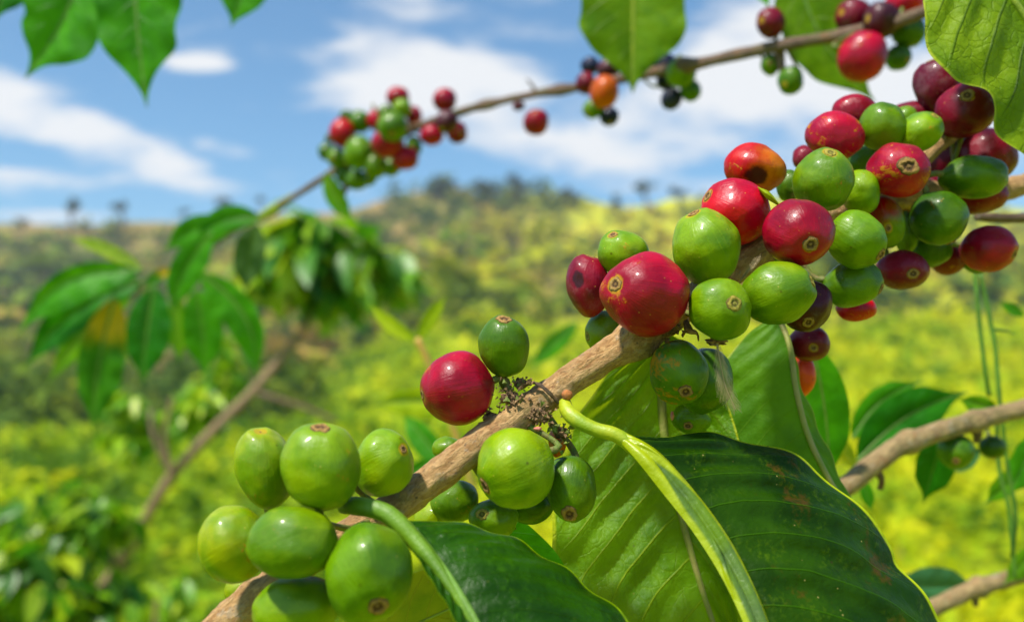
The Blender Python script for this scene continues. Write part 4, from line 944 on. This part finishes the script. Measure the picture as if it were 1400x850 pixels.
# ------------------------------------------------------------------ sprig, leaves and vines in the middle distance
bp = P(625, 600, 0.42)
t = thing('seedling', bp, 'yellow-green seedling with two narrow leaves on an orange stem', 'seedling')
tube('stem', PL([(650, 680, 420), (625, 600, 420), (598, 530, 420), (584, 492, 420), (570, 462, 420)]), [px2m(5, 420), px2m(5, 420), px2m(5, 420), px2m(5, 420)], M['orange_stem'], t, origin=bp, n=30, sides=10)
simple_leaf(None, (570, 466), (503, 413), 9, 11, 420, 424, M['leaf_lime'], bend=-4, seed=1, as_part=t, origin=bp)
simple_leaf(None, (572, 464), (612, 402), 11, 9, 420, 418, M['leaf_lime'], bend=-3, seed=2, as_part=t, origin=bp)
GM = 'blurred leaves behind the lone red cherry'
simple_leaf('light green blurred leaf level with the lone red cherry', (640, 560), (500, 556), 18, 22, 470, 470, M['leaf_lime'], bend=10, group=GM, seed=3)
simple_leaf('upright green blurred leaf right below the light one, with a grey sheen', (612, 640), (548, 560), 16, 20, 460, 470, M['leaf_plain'], group=GM, seed=4)
simple_leaf('green blurred leaf above the tan branch by the lone red cherry', (570, 640), (660, 590), 16, 14, 480, 480, M['leaf_bright'], group=GM, seed=5)
simple_leaf('bright blurred leaf seen between the low cluster and the branch', (540, 660), (600, 625), 14, 12, 450, 450, M['leaf_plain'], group=GM, seed=6)
simple_leaf('lime blurred leaf behind the upright barrel-shaped cherry', (700, 520), (740, 585), 14, 14, 440, 440, M['leaf_lime'], group=GM, seed=7)
simple_leaf('dark blurred leaf behind the branch near the barrel-shaped cherry', (790, 440), (720, 505), 12, 14, 700, 700, M['leaf_plain'], group=GM, seed=9)
GR = 'leaves near the pale branches'
simple_leaf('bright green leaf above the pale bare branch, the paler of an overlapping pair', (1165, 600), (1262, 520), 22, 20, 330, 335, M['leaf_plain'], bend=-14, group=GR, seed=1)
simple_leaf('dark green leaf above the pale bare branch, nearer of an overlapping pair', (1172, 630), (1326, 535), 38, 34, 318, 325, M['leaf_deep'], bend=-16, group=GR, seed=2)
simple_leaf('yellowish leaf base where the pale branch begins', (1170, 640), (1142, 590), 10, 12, 330, 330, M['leaf_yellow'], group=GR, seed=3)
simple_leaf('dark green leaf dangling under the larger green berry', (1290, 590), (1262, 688), 26, 30, 300, 305, M['leaf_deep'], group=GR, seed=4)
simple_leaf('grey-blue leaf hanging behind the two green berries', (1340, 615), (1292, 645), 14, 14, 310, 310, M['leaf_blue'], group=GR, seed=5)
simple_leaf('blue-green leaf above the short low branch by the dark leaf tip', (1225, 800), (1340, 800), 22, 26, 345, 350, M['leaf_blue'], group=GR, seed=6)
simple_leaf('green leaf cut by the picture edge below the pale bare branch', (1420, 590), (1378, 680), 20, 30, 310, 310, M['leaf_plain'], group=GR, seed=7)
simple_leaf('small bright leaf sitting on the pale bare branch by the vine stems', (1365, 560), (1308, 545), 12, 12, 305, 305, M['leaf_bright'], group=GR, seed=8)
simple_leaf('small green leaf under the pale branch start', (1180, 655), (1192, 700), 9, 9, 290, 290, M['leaf_plain'], group=GR, seed=9)
simple_leaf('small bright leaf low on the vine stems', (1400, 640), (1345, 690), 16, 14, 320, 320, M['leaf_bright'], group=GR, seed=10)
simple_leaf('bright leaf cut by the picture edge at the short low branch', (1425, 740), (1370, 800), 14, 18, 330, 330, M['leaf_bright'], group=GR, seed=11)
simple_leaf('little dark leaf beside the vine stems halfway down to the branch', (1400, 432), (1366, 412), 7, 7, 330, 330, M['leaf_plain'], group=GR, seed=12)
GV = 'thin vine stems'
for k, (lab, pts) in enumerate([('thin straight green vine stem hanging below the shiny crimson cherry', [(1333, 372, 300), (1338, 430, 300), (1346, 500, 301), (1352, 540, 303)]),
        ('thin forked green vine stem curving past the pale branch down beside the berries', [(1340, 372, 300), (1352, 430, 300), (1361, 480, 300), (1368, 560, 301), (1378, 640, 303), (1388, 700, 304), (1384, 760, 305)]),
        ('thin green vine stem crossing behind the short low branch', [(1362, 560, 308), (1366, 640, 308), (1380, 700, 308), (1388, 790, 310)])]):
    pp = PL(pts); t = thing('vine_stem', pp[0], lab, 'vine', GV)
    tube('stem', pp, [px2m(3, 300)] * 3, M['vine'], t, origin=pp[0], n=40, sides=8, rough=.1, freq=200)
    if k == 1: tube('side_shoot', PL([(1358, 450, 300), (1372, 452, 302), (1388, 456, 304)]), [px2m(2, 300), px2m(1.3, 300)], M['vine'], t, origin=pp[0], n=12, sides=6)

# ------------------------------------------------------------------ terrain
def sstep(a, b, x):
    t = min(1, max(0, (x - a) / (b - a))); return t * t * (3 - 2 * t)
def lin(x, xs, ys):
    return float(np.interp(x, xs, ys))
def terrain(X, Y):
    if Y < 4:
        return 0.05 * mnoise.noise(Vector((X * .3, Y * .3, 0)))
    px = 700 + F * X / max(Y, 1)
    crest = lin(px, [-400, 0, 150, 330, 450, 520, 600, 700, 760, 860, 960, 1100, 1250, 1400, 1900], [330, 303, 299, 293, 285, 268, 252, 255, 268, 272, 262, 262, 268, 280, 300])
    w = sstep(330, 620, px)
    lf = lin(Y, [0, 25, 60, 110, 220], [0, 602, 560, 455, crest]) if Y >= 25 else None
    def zof(py): return 1.4 + Y * (526 - py) / F
    yl = [25, 60, 110, 220]; pl = [600, 575, 470, crest]
    pr = [560, 455, 425, crest]
    if Y <= 25:
        zr = 1.4 + 25 * (526 - 560) / F
        z = w * zr * sstep(8, 25, Y)
    elif Y <= 220:
        py = (1 - w) * lin(Y, yl, pl) + w * lin(Y, yl, pr)
        z = zof(py)
    else:
        z = 1.4 + 220 * (526 - crest) / F - (Y - 220) * 0.12
    z += mnoise.fractal(Vector((X * .05, Y * .05, 3)), 1.0, 2.0, 4) * min(2.2, Y * 0.012)
    z += mnoise.noise(Vector((X * .5, Y * .5, 1))) * 0.06
    return z

xs = sorted({round(math.sinh(a) * 4.0, 3) for a in np.linspace(-5.1, 5.1, 190)})
ys = sorted({round(math.sinh(a) * 4.0, 3) for a in np.linspace(-4.2, 5.4, 210)})
V = [(x, y, terrain(x, y)) for y in ys for x in xs]
nx = len(xs)
TERR = V
Fc = [(j * nx + i, j * nx + i + 1, (j + 1) * nx + i + 1, (j + 1) * nx + i) for j in range(len(ys) - 1) for i in range(nx - 1)]
gm, nt, out = new_mat('field_vegetation')
tc = nt.n.new('ShaderNodeTexCoord'); pos = tc.outputs['Object']
n1 = nt.noise(pos, 0.35, 5, 0.6); n2 = nt.noise(pos, 1.8, 5, 0.65); n3 = nt.noise(pos, 0.06, 5, 0.6)
c = nt.mix(nt.smooth(n1, .38, .62), (0.36, 0.38, 0.004), (0.22, 0.30, 0.004))
c = nt.mix(nt.smooth(n2, .50, .70, 0, .8), c, (0.07, 0.13, 0.008))
c = nt.mix(nt.smooth(nt.noise(pos, 0.9, 4), .58, .70, 0, .7), c, (0.36, 0.27, 0.06))
sp = nt.node('ShaderNodeSeparateXYZ', {0: pos})
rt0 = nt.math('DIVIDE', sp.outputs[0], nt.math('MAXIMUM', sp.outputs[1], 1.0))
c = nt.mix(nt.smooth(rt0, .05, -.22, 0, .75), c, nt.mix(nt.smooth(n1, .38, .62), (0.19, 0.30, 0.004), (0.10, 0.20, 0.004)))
hill = nt.smooth(nt.math('ADD', sp.outputs[1], nt.math('MULTIPLY', nt.math('SUBTRACT', n3, .5), 40)), 60, 95)
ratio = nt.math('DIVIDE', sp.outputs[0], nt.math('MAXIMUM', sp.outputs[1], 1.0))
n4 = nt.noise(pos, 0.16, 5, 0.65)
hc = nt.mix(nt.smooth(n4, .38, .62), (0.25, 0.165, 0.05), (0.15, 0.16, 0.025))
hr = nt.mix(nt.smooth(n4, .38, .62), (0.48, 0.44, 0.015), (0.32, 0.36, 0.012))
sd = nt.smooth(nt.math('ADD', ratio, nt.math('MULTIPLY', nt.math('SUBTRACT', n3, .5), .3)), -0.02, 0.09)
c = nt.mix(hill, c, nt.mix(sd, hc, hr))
b = nt.node('ShaderNodeBsdfPrincipled', {'Base Color': c, 'Roughness': 0.9, 'Specular IOR Level': 0.1})
bpn = nt.node('ShaderNodeBump', {'Strength': 1.0, 'Distance': 0.25, 'Height': n2}); nt.l.new(bpn.outputs[0], b.inputs['Normal'])
nt.l.new(b.outputs[0], out.inputs[0])
tag(mesh_obj('ground', V, Fc, gm), kind='structure')

# ------------------------------------------------------------------ leaf clouds (numpy)
def foliage_mat(name, cols, tw=0.3, rough=0.5, spec=0.4):
    """cols: colours chosen per leaf through the UV x coordinate"""
    m, nt, out = new_mat(name)
    tc = nt.n.new('ShaderNodeTexCoord'); sp = nt.node('ShaderNodeSeparateXYZ', {0: tc.outputs['UV']})
    cr = nt.n.new('ShaderNodeValToRGB'); nt.l.new(sp.outputs[0], cr.inputs[0])
    e = cr.color_ramp.elements
    while len(e) < len(cols): e.new(0.5)
    for i, c in enumerate(cols): e[i].position = i / (len(cols) - 1); e[i].color = (*c, 1)
    b = nt.node('ShaderNodeBsdfPrincipled', {'Base Color': cr.outputs[0], 'Roughness': rough, 'Specular IOR Level': spec})
    hs = nt.node('ShaderNodeHueSaturation', {'Value': 1.5, 'Color': cr.outputs[0]})
    tr = nt.node('ShaderNodeBsdfTranslucent', {'Color': hs.outputs[0]})
    mx = nt.node('ShaderNodeMixShader', {0: tw}); nt.l.new(b.outputs[0], mx.inputs[1]); nt.l.new(tr.outputs[0], mx.inputs[2])
    nt.l.new(mx.outputs[0], out.inputs[0]); return m

def leaves(name, cen, size, mat, parent=None, origin=(0, 0, 0), aspect=0.42, droop=0.5, shade=None, updir=None):
    """cen Nx3 leaf positions, size N; each leaf is a folded, bent blade of 6 quads"""
    N = len(cen); cen = np.asarray(cen) - np.asarray(origin); size = np.asarray(size)
    az = rng.uniform(0, 2 * np.pi, N); el = rng.normal(-droop, 0.45, N)
    d = np.stack([np.cos(az) * np.cos(el), np.sin(az) * np.cos(el), np.sin(el)], 1)
    up = np.tile([0, 0, 1.0], (N, 1)); s = np.cross(d, up + rng.normal(0, .35, (N, 3))); s /= np.linalg.norm(s, axis=1, keepdims=True)
    nn = np.cross(s, d)
    ts = [0, .3, .65, 1.0]; ws = [0.12, .5, .42, 0.02]
    rows = []
    for t, w in zip(ts, ws):
        c0 = cen + d * (size * t)[:, None] - nn * (size * 0.22 * t * t)[:, None]
        e = s * (size * w * aspect)[:, None]; f = nn * (size * w * 0.12)[:, None]
        rows += [c0 - e + f, c0, c0 + e + f]
    V = np.stack(rows, 1).reshape(-1, 3)                        # N x 12
    base = (np.arange(N) * 12)[:, None, None]
    q = []
    for r in range(3):
        for k in range(2):
            a = r * 3 + k; q.append([a, a + 1, a + 4, a + 3])
    Fq = (base + np.array(q)[None]).reshape(-1, 4)
    me = bpy.data.meshes.new(name)
    me.vertices.add(len(V)); me.vertices.foreach_set('co', V.astype(np.float32).ravel())
    me.loops.add(Fq.size); me.loops.foreach_set('vertex_index', Fq.astype(np.int32).ravel())
    me.polygons.add(len(Fq)); me.polygons.foreach_set('loop_start', np.arange(len(Fq), dtype=np.int32) * 4); me.polygons.foreach_set('loop_total', np.full(len(Fq), 4, dtype=np.int32))
    me.update(calc_edges=True)
    sh = rng.uniform(0, 1, N) if shade is None else np.clip(np.asarray(shade) + rng.normal(0, .12, N), 0, 1)
    uv = np.zeros((len(me.loops), 2), np.float32); uv[:, 0] = np.repeat(sh, 24); uv[:, 1] = 0.5
    uvl = me.uv_layers.new(name='UVMap'); uvl.data.foreach_set('uv', uv.ravel())
    me.polygons.foreach_set('use_smooth', [True] * len(me.polygons))
    me.materials.append(mat); me.validate()
    o = bpy.data.objects.new(name, me); col.objects.link(o)
    if parent is not None: o.parent = parent
    else: o.location = origin
    return o

FM_shrub = foliage_mat('shrub_leaves', [(0.016, 0.08, 0.006), (0.05, 0.18, 0.006), (0.14, 0.32, 0.006), (0.32, 0.46, 0.008)], .4, .28, .6)
FM_shrub2 = foliage_mat('low_shrub_leaves', [(0.02, 0.10, 0.004), (0.06, 0.22, 0.004), (0.18, 0.36, 0.004), (0.38, 0.46, 0.006)], .4, .42, .5)
FM_bright = foliage_mat('bright_shrub_leaves', [(0.05, 0.18, 0.006), (0.14, 0.34, 0.006), (0.30, 0.46, 0.006), (0.42, 0.50, 0.01)], .4, .4, .5)
FM_field = foliage_mat('field_leaves', [(0.06, 0.14, 0.003), (0.20, 0.32, 0.003), (0.40, 0.46, 0.003), (0.50, 0.49, 0.003)], .35, .7, .15)
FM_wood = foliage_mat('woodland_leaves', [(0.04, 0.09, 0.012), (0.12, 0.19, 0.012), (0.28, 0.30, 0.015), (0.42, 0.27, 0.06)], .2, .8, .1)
FM_woodr = foliage_mat('yellow_green_woodland_leaves', [(0.12, 0.20, 0.006), (0.28, 0.33, 0.006), (0.44, 0.43, 0.008), (0.50, 0.38, 0.04)], .2, .8, .1)  # yellower leaf colours than the brown and olive woods
FM_dark = foliage_mat('skyline_tree_leaves', [(0.03, 0.065, 0.04), (0.06, 0.10, 0.045)], .1, .8, .1)

def blob_points(c, r, n, hollow=0.4):
    """points in an uneven ellipsoid made of sub-clumps"""
    k = max(3, n // 30); cc = rng.normal(0, 1, (k, 3)); cc /= np.linalg.norm(cc, axis=1, keepdims=True); cc *= rng.uniform(hollow, 1, (k, 1))
    p = cc[rng.integers(0, k, n)] + rng.normal(0, .22, (n, 3))
    return np.asarray(c) + p * np.asarray(r)

# shrubs behind: trunk + crown
def shrub(label, trunk_pts, trunk_r, blobs, size, mat, group, seed=0, side=()):
    tp = PL(trunk_pts); o = tp[0]
    t = thing('coffee_shrub', o, label, 'shrub', group)
    tube('trunk', tp, trunk_r, M['bark_mid'], t, origin=o, n=60, sides=12, rough=.12, freq=30)
    for s_ in side: tube('limb', PL(s_[0]), s_[1], M['bark_far'], t, origin=o, n=20, sides=8, rough=.1, freq=30)
    C = []; 
    for (px, py, d, rx, ry, n) in blobs:
        c = P(px, py, d / 1000); s = d / 1000 / F
        C.append(blob_points(c, (rx * s, (rx + ry) / 2 * s, ry * s), n))
    C = np.concatenate(C)
    leaves('crown', C, rng.uniform(.6, 1.15, len(C)) * size, mat, t, origin=tuple(o), droop=.7)
    return t
GP = 'coffee shrubs behind the branches'
shrub('glossy coffee shrub on a leaning brown trunk behind the drooping leaf spray', [(100, 860, 1900), (155, 782, 1900), (195, 715, 1900), (235, 650, 1900), (290, 590, 1920), (345, 535, 1950), (400, 470, 2000), (440, 410, 2050)],
      [px2m(9, 1900), px2m(8, 1900), px2m(7, 1900), px2m(7, 1950), px2m(6, 2000), px2m(5, 2050)],
      [(400, 335, 2000, 65, 40, 150), (475, 345, 2050, 72, 45, 150), (535, 385, 2150, 45, 40, 80), (450, 380, 2050, 45, 28, 40), (400, 300, 2000, 60, 20, 60)], 0.098, FM_shrub2, GP,
      side=[([(400, 470, 2000), (440, 420, 2050), (500, 380, 2080)], [px2m(5, 2000), px2m(3, 2050)]), ([(345, 535, 1950), (410, 555, 1950), (460, 575, 1960)], [px2m(4, 1950), px2m(3, 1960)]), ([(235, 650, 1900), (212, 600, 1900), (205, 560, 1920)], [px2m(4, 1900), px2m(3, 1900)]), ([(155, 782, 1900), (148, 740, 1880), (140, 690, 1880)], [px2m(5, 1900), px2m(3, 1900)])])
shrub('airy shrub with small bright leaves below the drooping leaf spray', [(235, 650, 1880), (225, 600, 1880), (235, 545, 1880)], [px2m(4, 1880), px2m(3, 1880)],
      [(200, 570, 2150, 50, 40, 170), (270, 548, 2200, 50, 36, 170), (300, 480, 2250, 40, 40, 80), (290, 530, 2200, 40, 30, 60)], 0.055, FM_bright, GP)
shrub('dense low shrub with dark leaves in the bottom corner', [(60, 990, 1650), (65, 880, 1600), (95, 760, 1600), (110, 690, 1600)], [px2m(6, 1600), px2m(4, 1600)],
      [(40, 790, 1500, 80, 70, 330), (110, 720, 1600, 60, 50, 240), (20, 710, 1700, 50, 45, 150), (120, 830, 1550, 60, 50, 170)], 0.055, FM_shrub2, GP)
shrub('bright low shrub beyond the foot of the leaning trunk', [(200, 990, 1800), (210, 900, 1800), (215, 820, 1800)], [px2m(4, 1800), px2m(3, 1800)],
      [(190, 830, 1900, 70, 45, 150), (265, 850, 2000, 60, 45, 120)], 0.055, FM_bright, GP)

# field cover
def frustum_scatter(n, y0, y1, margin=1.35, power=1.0):
    Y = y0 * (y1 / y0) ** rng.uniform(0, 1, n) if power == 0 else y0 + (y1 - y0) * rng.uniform(0, 1, n) ** power
    X = rng.uniform(-0.55 * margin, 0.55 * margin, n) * Y
    return X, Y
def field_cover():
    C = []; S = []; Sh = []
    X, Y = frustum_scatter(5200, 3.0, 62, power=0)
    for x, y in zip(X, Y):
        z = terrain(x, y); r = 0.07 + y * 0.013 * rng.uniform(.5, 1.6); k = int(rng.integers(9, 22))
        p = rng.normal(0, .5, (k, 3)) * [r, r, r * .45] + [x, y, z + r * .35]
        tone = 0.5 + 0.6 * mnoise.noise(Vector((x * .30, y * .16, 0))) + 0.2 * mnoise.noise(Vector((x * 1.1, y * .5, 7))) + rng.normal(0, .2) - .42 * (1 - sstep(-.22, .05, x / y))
        C.append(p); S.append(rng.uniform(.5, 1.2, k) * r * .75); Sh.append(np.full(k, tone))
    return np.concatenate(C), np.concatenate(S), np.concatenate(Sh)
C, S, Sh = field_cover()
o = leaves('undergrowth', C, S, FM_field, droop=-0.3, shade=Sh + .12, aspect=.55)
tag(o, 'yellow-green weeds and crops covering the field', 'undergrowth', kind='stuff')

# woods on the hillside
def woods(name, sel, n, mat, label, tone_shift=0.0):
    C = []; S = []; Sh = []
    cnt = 0
    while cnt < n:
        Y = rng.uniform(62, 206); X = rng.uniform(-.72, .72) * Y; px = 700 + F * X / Y
        if not sel(px, Y): continue
        cnt += 1
        z = terrain(X, Y); h = rng.uniform(1.2, 3.0) * (0.6 + Y / 260) * (rng.uniform(1.4, 2.6) if rng.random() < .28 and Y < 175 else 1); w = h * rng.uniform(.4, .7)
        k = 34; p = blob_points((X, Y, z + h * .5), (w, w, h * .5), k)
        tone = .42 + .5 * mnoise.noise(Vector((X * .045, Y * .045, 5))) + rng.normal(0, .2) + tone_shift
        C.append(p); S.append(rng.uniform(.6, 1.2, k) * w * .62); Sh.append(np.full(k, tone))
    o = leaves(name, np.concatenate(C), np.concatenate(S), mat, droop=0.2, shade=np.concatenate(Sh), aspect=.8)
    tag(o, label, 'woods', kind='stuff')
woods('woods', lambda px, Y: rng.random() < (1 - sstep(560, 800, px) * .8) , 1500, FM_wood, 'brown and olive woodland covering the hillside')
woods('yellow_green_woods', lambda px, Y: Y > 95 and rng.random() < sstep(520, 760, px), 420, FM_woodr, 'yellow-green trees on the hillside behind the cherries', .05)
def edge_wood():
    C = []; S = []; Sh = []
    for k in range(150):
        px = rng.uniform(-150, 420); Y = rng.uniform(30, 52); X = (px - 700) / F * Y; z = terrain(X, Y)
        h = rng.uniform(1.3, 3.2); w = h * .5; n = 40
        C.append(blob_points((X, Y, z + h * .5), (w, w, h * .55), n)); S.append(rng.uniform(.5, 1.1, n) * .5); Sh.append(np.full(n, .15 + rng.normal(0, .2)))
    o = leaves('treeline_woods', np.concatenate(C), np.concatenate(S), FM_wood, droop=.2, shade=np.concatenate(Sh), aspect=.8)
    tag(o, 'dark thicket along the far edge of the field', 'thicket', kind='stuff')
edge_wood()
def crest_wood():
    C = []; S = []; Sh = []
    for k in range(120):
        px = rng.choice([rng.uniform(520, 760), rng.uniform(520, 1000), rng.uniform(-60, 420)], p=[.6, .2, .2]); Y = rng.uniform(196, 219); X = (px - 700) / F * Y; z = terrain(X, Y)
        h = rng.uniform(1.2, 4.2) * (1 if 520 < px < 760 else .6); w = h * rng.uniform(.4, .8); n = 40
        C.append(blob_points((X, Y, z + h * .45), (w, w, h * .55), n)); S.append(rng.uniform(.5, 1.1, n) * w * .5); Sh.append(np.full(n, .2 + rng.normal(0, .25)))
    o = leaves('ridge_woods', np.concatenate(C), np.concatenate(S), FM_wood, droop=.2, shade=np.concatenate(Sh), aspect=.8)
    tag(o, 'uneven fringe of trees along the top of the ridge', 'woods', kind='stuff')
crest_wood()

# separate trees along the skyline
def skyline_tree(label, px, ytop, wpx, hpx, Y=205, lobes=3, group='trees standing out on the ridge'):
    X = (px - 700) / F * Y; z = terrain(X, Y); s = Y / F
    ztop = 1.4 + (526 - ytop) * s
    o = (X, Y, z - .3)
    t = thing('tree', o, label, 'tree', group)
    H = ztop - z
    cw = wpx * s / 2; ch = hpx * s / 2
    tube('trunk', [Vector(o), Vector((X + .2, Y, z + H * .4)), Vector((X, Y, ztop - ch))], [H * .05 + .1, H * .03 + .08, .05], M['bark_far'], t, origin=o, n=14, sides=8, rough=.15, freq=.5)
    C = np.concatenate([blob_points((X + rng.uniform(-.5, .5) * cw, Y, ztop - ch + rng.uniform(-.3, .4) * ch), (cw * .75, cw * .6, ch * .7), 70) for _ in range(lobes)])
    leaves('crown', C, rng.uniform(.6, 1.1, len(C)) * cw * .45, FM_dark, t, origin=o, droop=.3, aspect=.7)
    return t
for args in [('two-tiered dark tree on the ridge, tallest at the far end', 90, 266, 26, 26), ('round-topped dark tree on the ridge beside the two-tiered one', 161, 269, 20, 24),
             ('small squat tree on the ridge below the wispy cloud', 246, 283, 16, 12), ('flat-topped tree on the ridge just above the drooping spray', 301, 269, 20, 14),
             ('thin little tree on the ridge next to the flat-topped one', 352, 266, 12, 16), ('tiny tree on the ridge beside the slender branch joint', 378, 275, 14, 12),
             ('low faint tree at the extreme end of the ridge', 24, 294, 16, 14), ('dark tall tree standing highest on the central hilltop', 702, 234, 30, 56),
             ('bushy dark tree beside the tall one on the hilltop', 660, 248, 40, 22), ('rounded tree on the crest under the dense berry cluster', 600, 244, 44, 24),
             ('dark slim tree on the slope behind the small tilted cherry', 846, 255, 22, 60), ('flat dark tree on the skyline above the largest red cherry', 884, 243, 26, 20),
             ('low tree on the crest between the tall one and the slim one', 780, 258, 40, 16), ('short dark tree on the crest near the tall light green cherry', 930, 250, 24, 14)]:
    skyline_tree(*args)

# ------------------------------------------------------------------ air
hz, nt, out = new_mat('air')
vol = nt.node('ShaderNodeVolumePrincipled', {'Color': (0.86, 0.92, 1.0, 1), 'Density': 0.0007, 'Anisotropy': 0.2})
nt.l.new(vol.outputs[0], out.inputs['Volume'])
zlo = min(v[2] for v in TERR) - 1.0
x0, x1, y0, y1, z0, z1 = -420, 420, -320, 480, zlo, 62.0
HV = [(x, y, z) for z in (z0, z1) for y in (y0, y1) for x in (x0, x1)]
tag(mesh_obj('haze', HV, [(0, 2, 3, 1), (4, 5, 7, 6), (0, 1, 5, 4), (2, 6, 7, 3), (0, 4, 6, 2), (1, 3, 7, 5)], hz, smooth=False), kind='stuff')

# ------------------------------------------------------------------ sky and light
EL, AZ = R(60), R(226)
world = bpy.data.worlds.new('World'); scene.world = world; world.use_nodes = True
nt = NT(world.node_tree); nt.n.clear()
wo = nt.n.new('ShaderNodeOutputWorld')
sky = nt.n.new('ShaderNodeTexSky'); sky.sky_type = 'NISHITA'; sky.sun_disc = False; sky.sun_elevation = EL; sky.sun_rotation = AZ
sky.air_density = 1.0; sky.dust_density = 0.6; sky.ozone_density = 1.5
tc = nt.n.new('ShaderNodeTexCoord'); g = tc.outputs['Generated']
sp = nt.node('ShaderNodeSeparateXYZ', {0: g})
yy = nt.math('MAXIMUM', nt.math('ABSOLUTE', sp.outputs[1]), 0.05)
uu = nt.math('DIVIDE', sp.outputs[0], yy); vvv = nt.math('DIVIDE', sp.outputs[2], yy)
uvw = nt.node('ShaderNodeCombineXYZ', {0: uu, 1: vvv, 2: nt.math('MULTIPLY', sp.outputs[1], 0.5)}).outputs[0]
uv0 = nt.node('ShaderNodeCombineXYZ', {0: uu, 1: vvv, 2: 0.0}).outputs[0]
def W(px, py): return ((px - 700) / F, (526 - py) / F)
tot = None
for (px, py, rx, ry, rot, amp) in [(70, 165, 190, 42, -20, .95), (215, 225, 90, 26, -18, .8), (20, 245, 90, 22, -5, .8), (265, 80, 48, 13, -3, 1.0), (300, 200, 50, 12, -10, .5),
        (600, 110, 190, 65, -8, 1.05), (800, 205, 190, 40, -6, .75), (1060, 80, 230, 90, 20, 1.1), (1250, 150, 200, 90, 0, .95), (950, 250, 200, 20, 0, .5), (60, 295, 130, 10, 0, .6), (480, 75, 60, 16, -8, .5), (700, 30, 160, 22, -4, .35), (1000, 190, 200, 30, -12, .6)]:
    x, y = W(px, py)
    mp = nt.mapping(uv0, scale=(rx * 1.25 / F, ry * 1.3 / F, 1), loc=(x, y, 0), rot=(0, 0, R(rot)), typ='TEXTURE')
    L = nt.vmath('LENGTH', mp)
    bl = nt.smooth(L, 1.25, 0.15, 0, amp)
    tot = bl if tot is None else nt.math('MAXIMUM', tot, bl)
mpn = nt.mapping(uvw, scale=(2.6, 8.0, 1.0), rot=(0, 0, R(14)))
cn = nt.noise(mpn, 1.9, 8, 0.62, 0.35)
cn2 = nt.noise(nt.mapping(uvw, scale=(7.0, 20.0, 1.0), rot=(0, 0, R(18))), 1.6, 8, 0.65, 0.5)
dens = nt.math('ADD', nt.math('MULTIPLY', tot, 0.95), nt.math('MULTIPLY', nt.math('SUBTRACT', cn, 0.5), 2.0))
dens = nt.math('ADD', dens, nt.math('MULTIPLY', nt.math('SUBTRACT', cn2, 0.5), 1.3))
cl = nt.smooth(dens, 0.10, 0.88)
cl = nt.math('MULTIPLY', cl, nt.smooth(sp.outputs[2], -0.02, 0.03))
skyc = nt.mix(1.0, sky.outputs[0], (0.80, 1.22, 1.38), 'MULTIPLY')
SKYC = nt.mix(nt.math('MULTIPLY', cl, 0.93), skyc, (8.2, 8.25, 8.3))
bg = nt.node('ShaderNodeBackground', {'Color': SKYC, 'Strength': 0.075})
nt.l.new(bg.outputs[0], wo.inputs[0])

sun = bpy.data.lights.new('sun', 'SUN'); so = bpy.data.objects.new('sun', sun); col.objects.link(so)
sun.energy = 4.8; sun.angle = R(4); sun.color = (1.0, 0.94, 0.85)
sdir = Vector((math.sin(AZ) * math.cos(EL), math.cos(AZ) * math.cos(EL), math.sin(EL)))
so.rotation_euler = sdir.to_track_quat('Z', 'Y').to_euler()

scene.view_settings.view_transform = 'Standard'; scene.view_settings.look = 'None'
scene.view_settings.exposure = 0.66; scene.view_settings.gamma = 1.0
scene.cycles.use_denoising = True
scene.cycles.max_bounces = 8
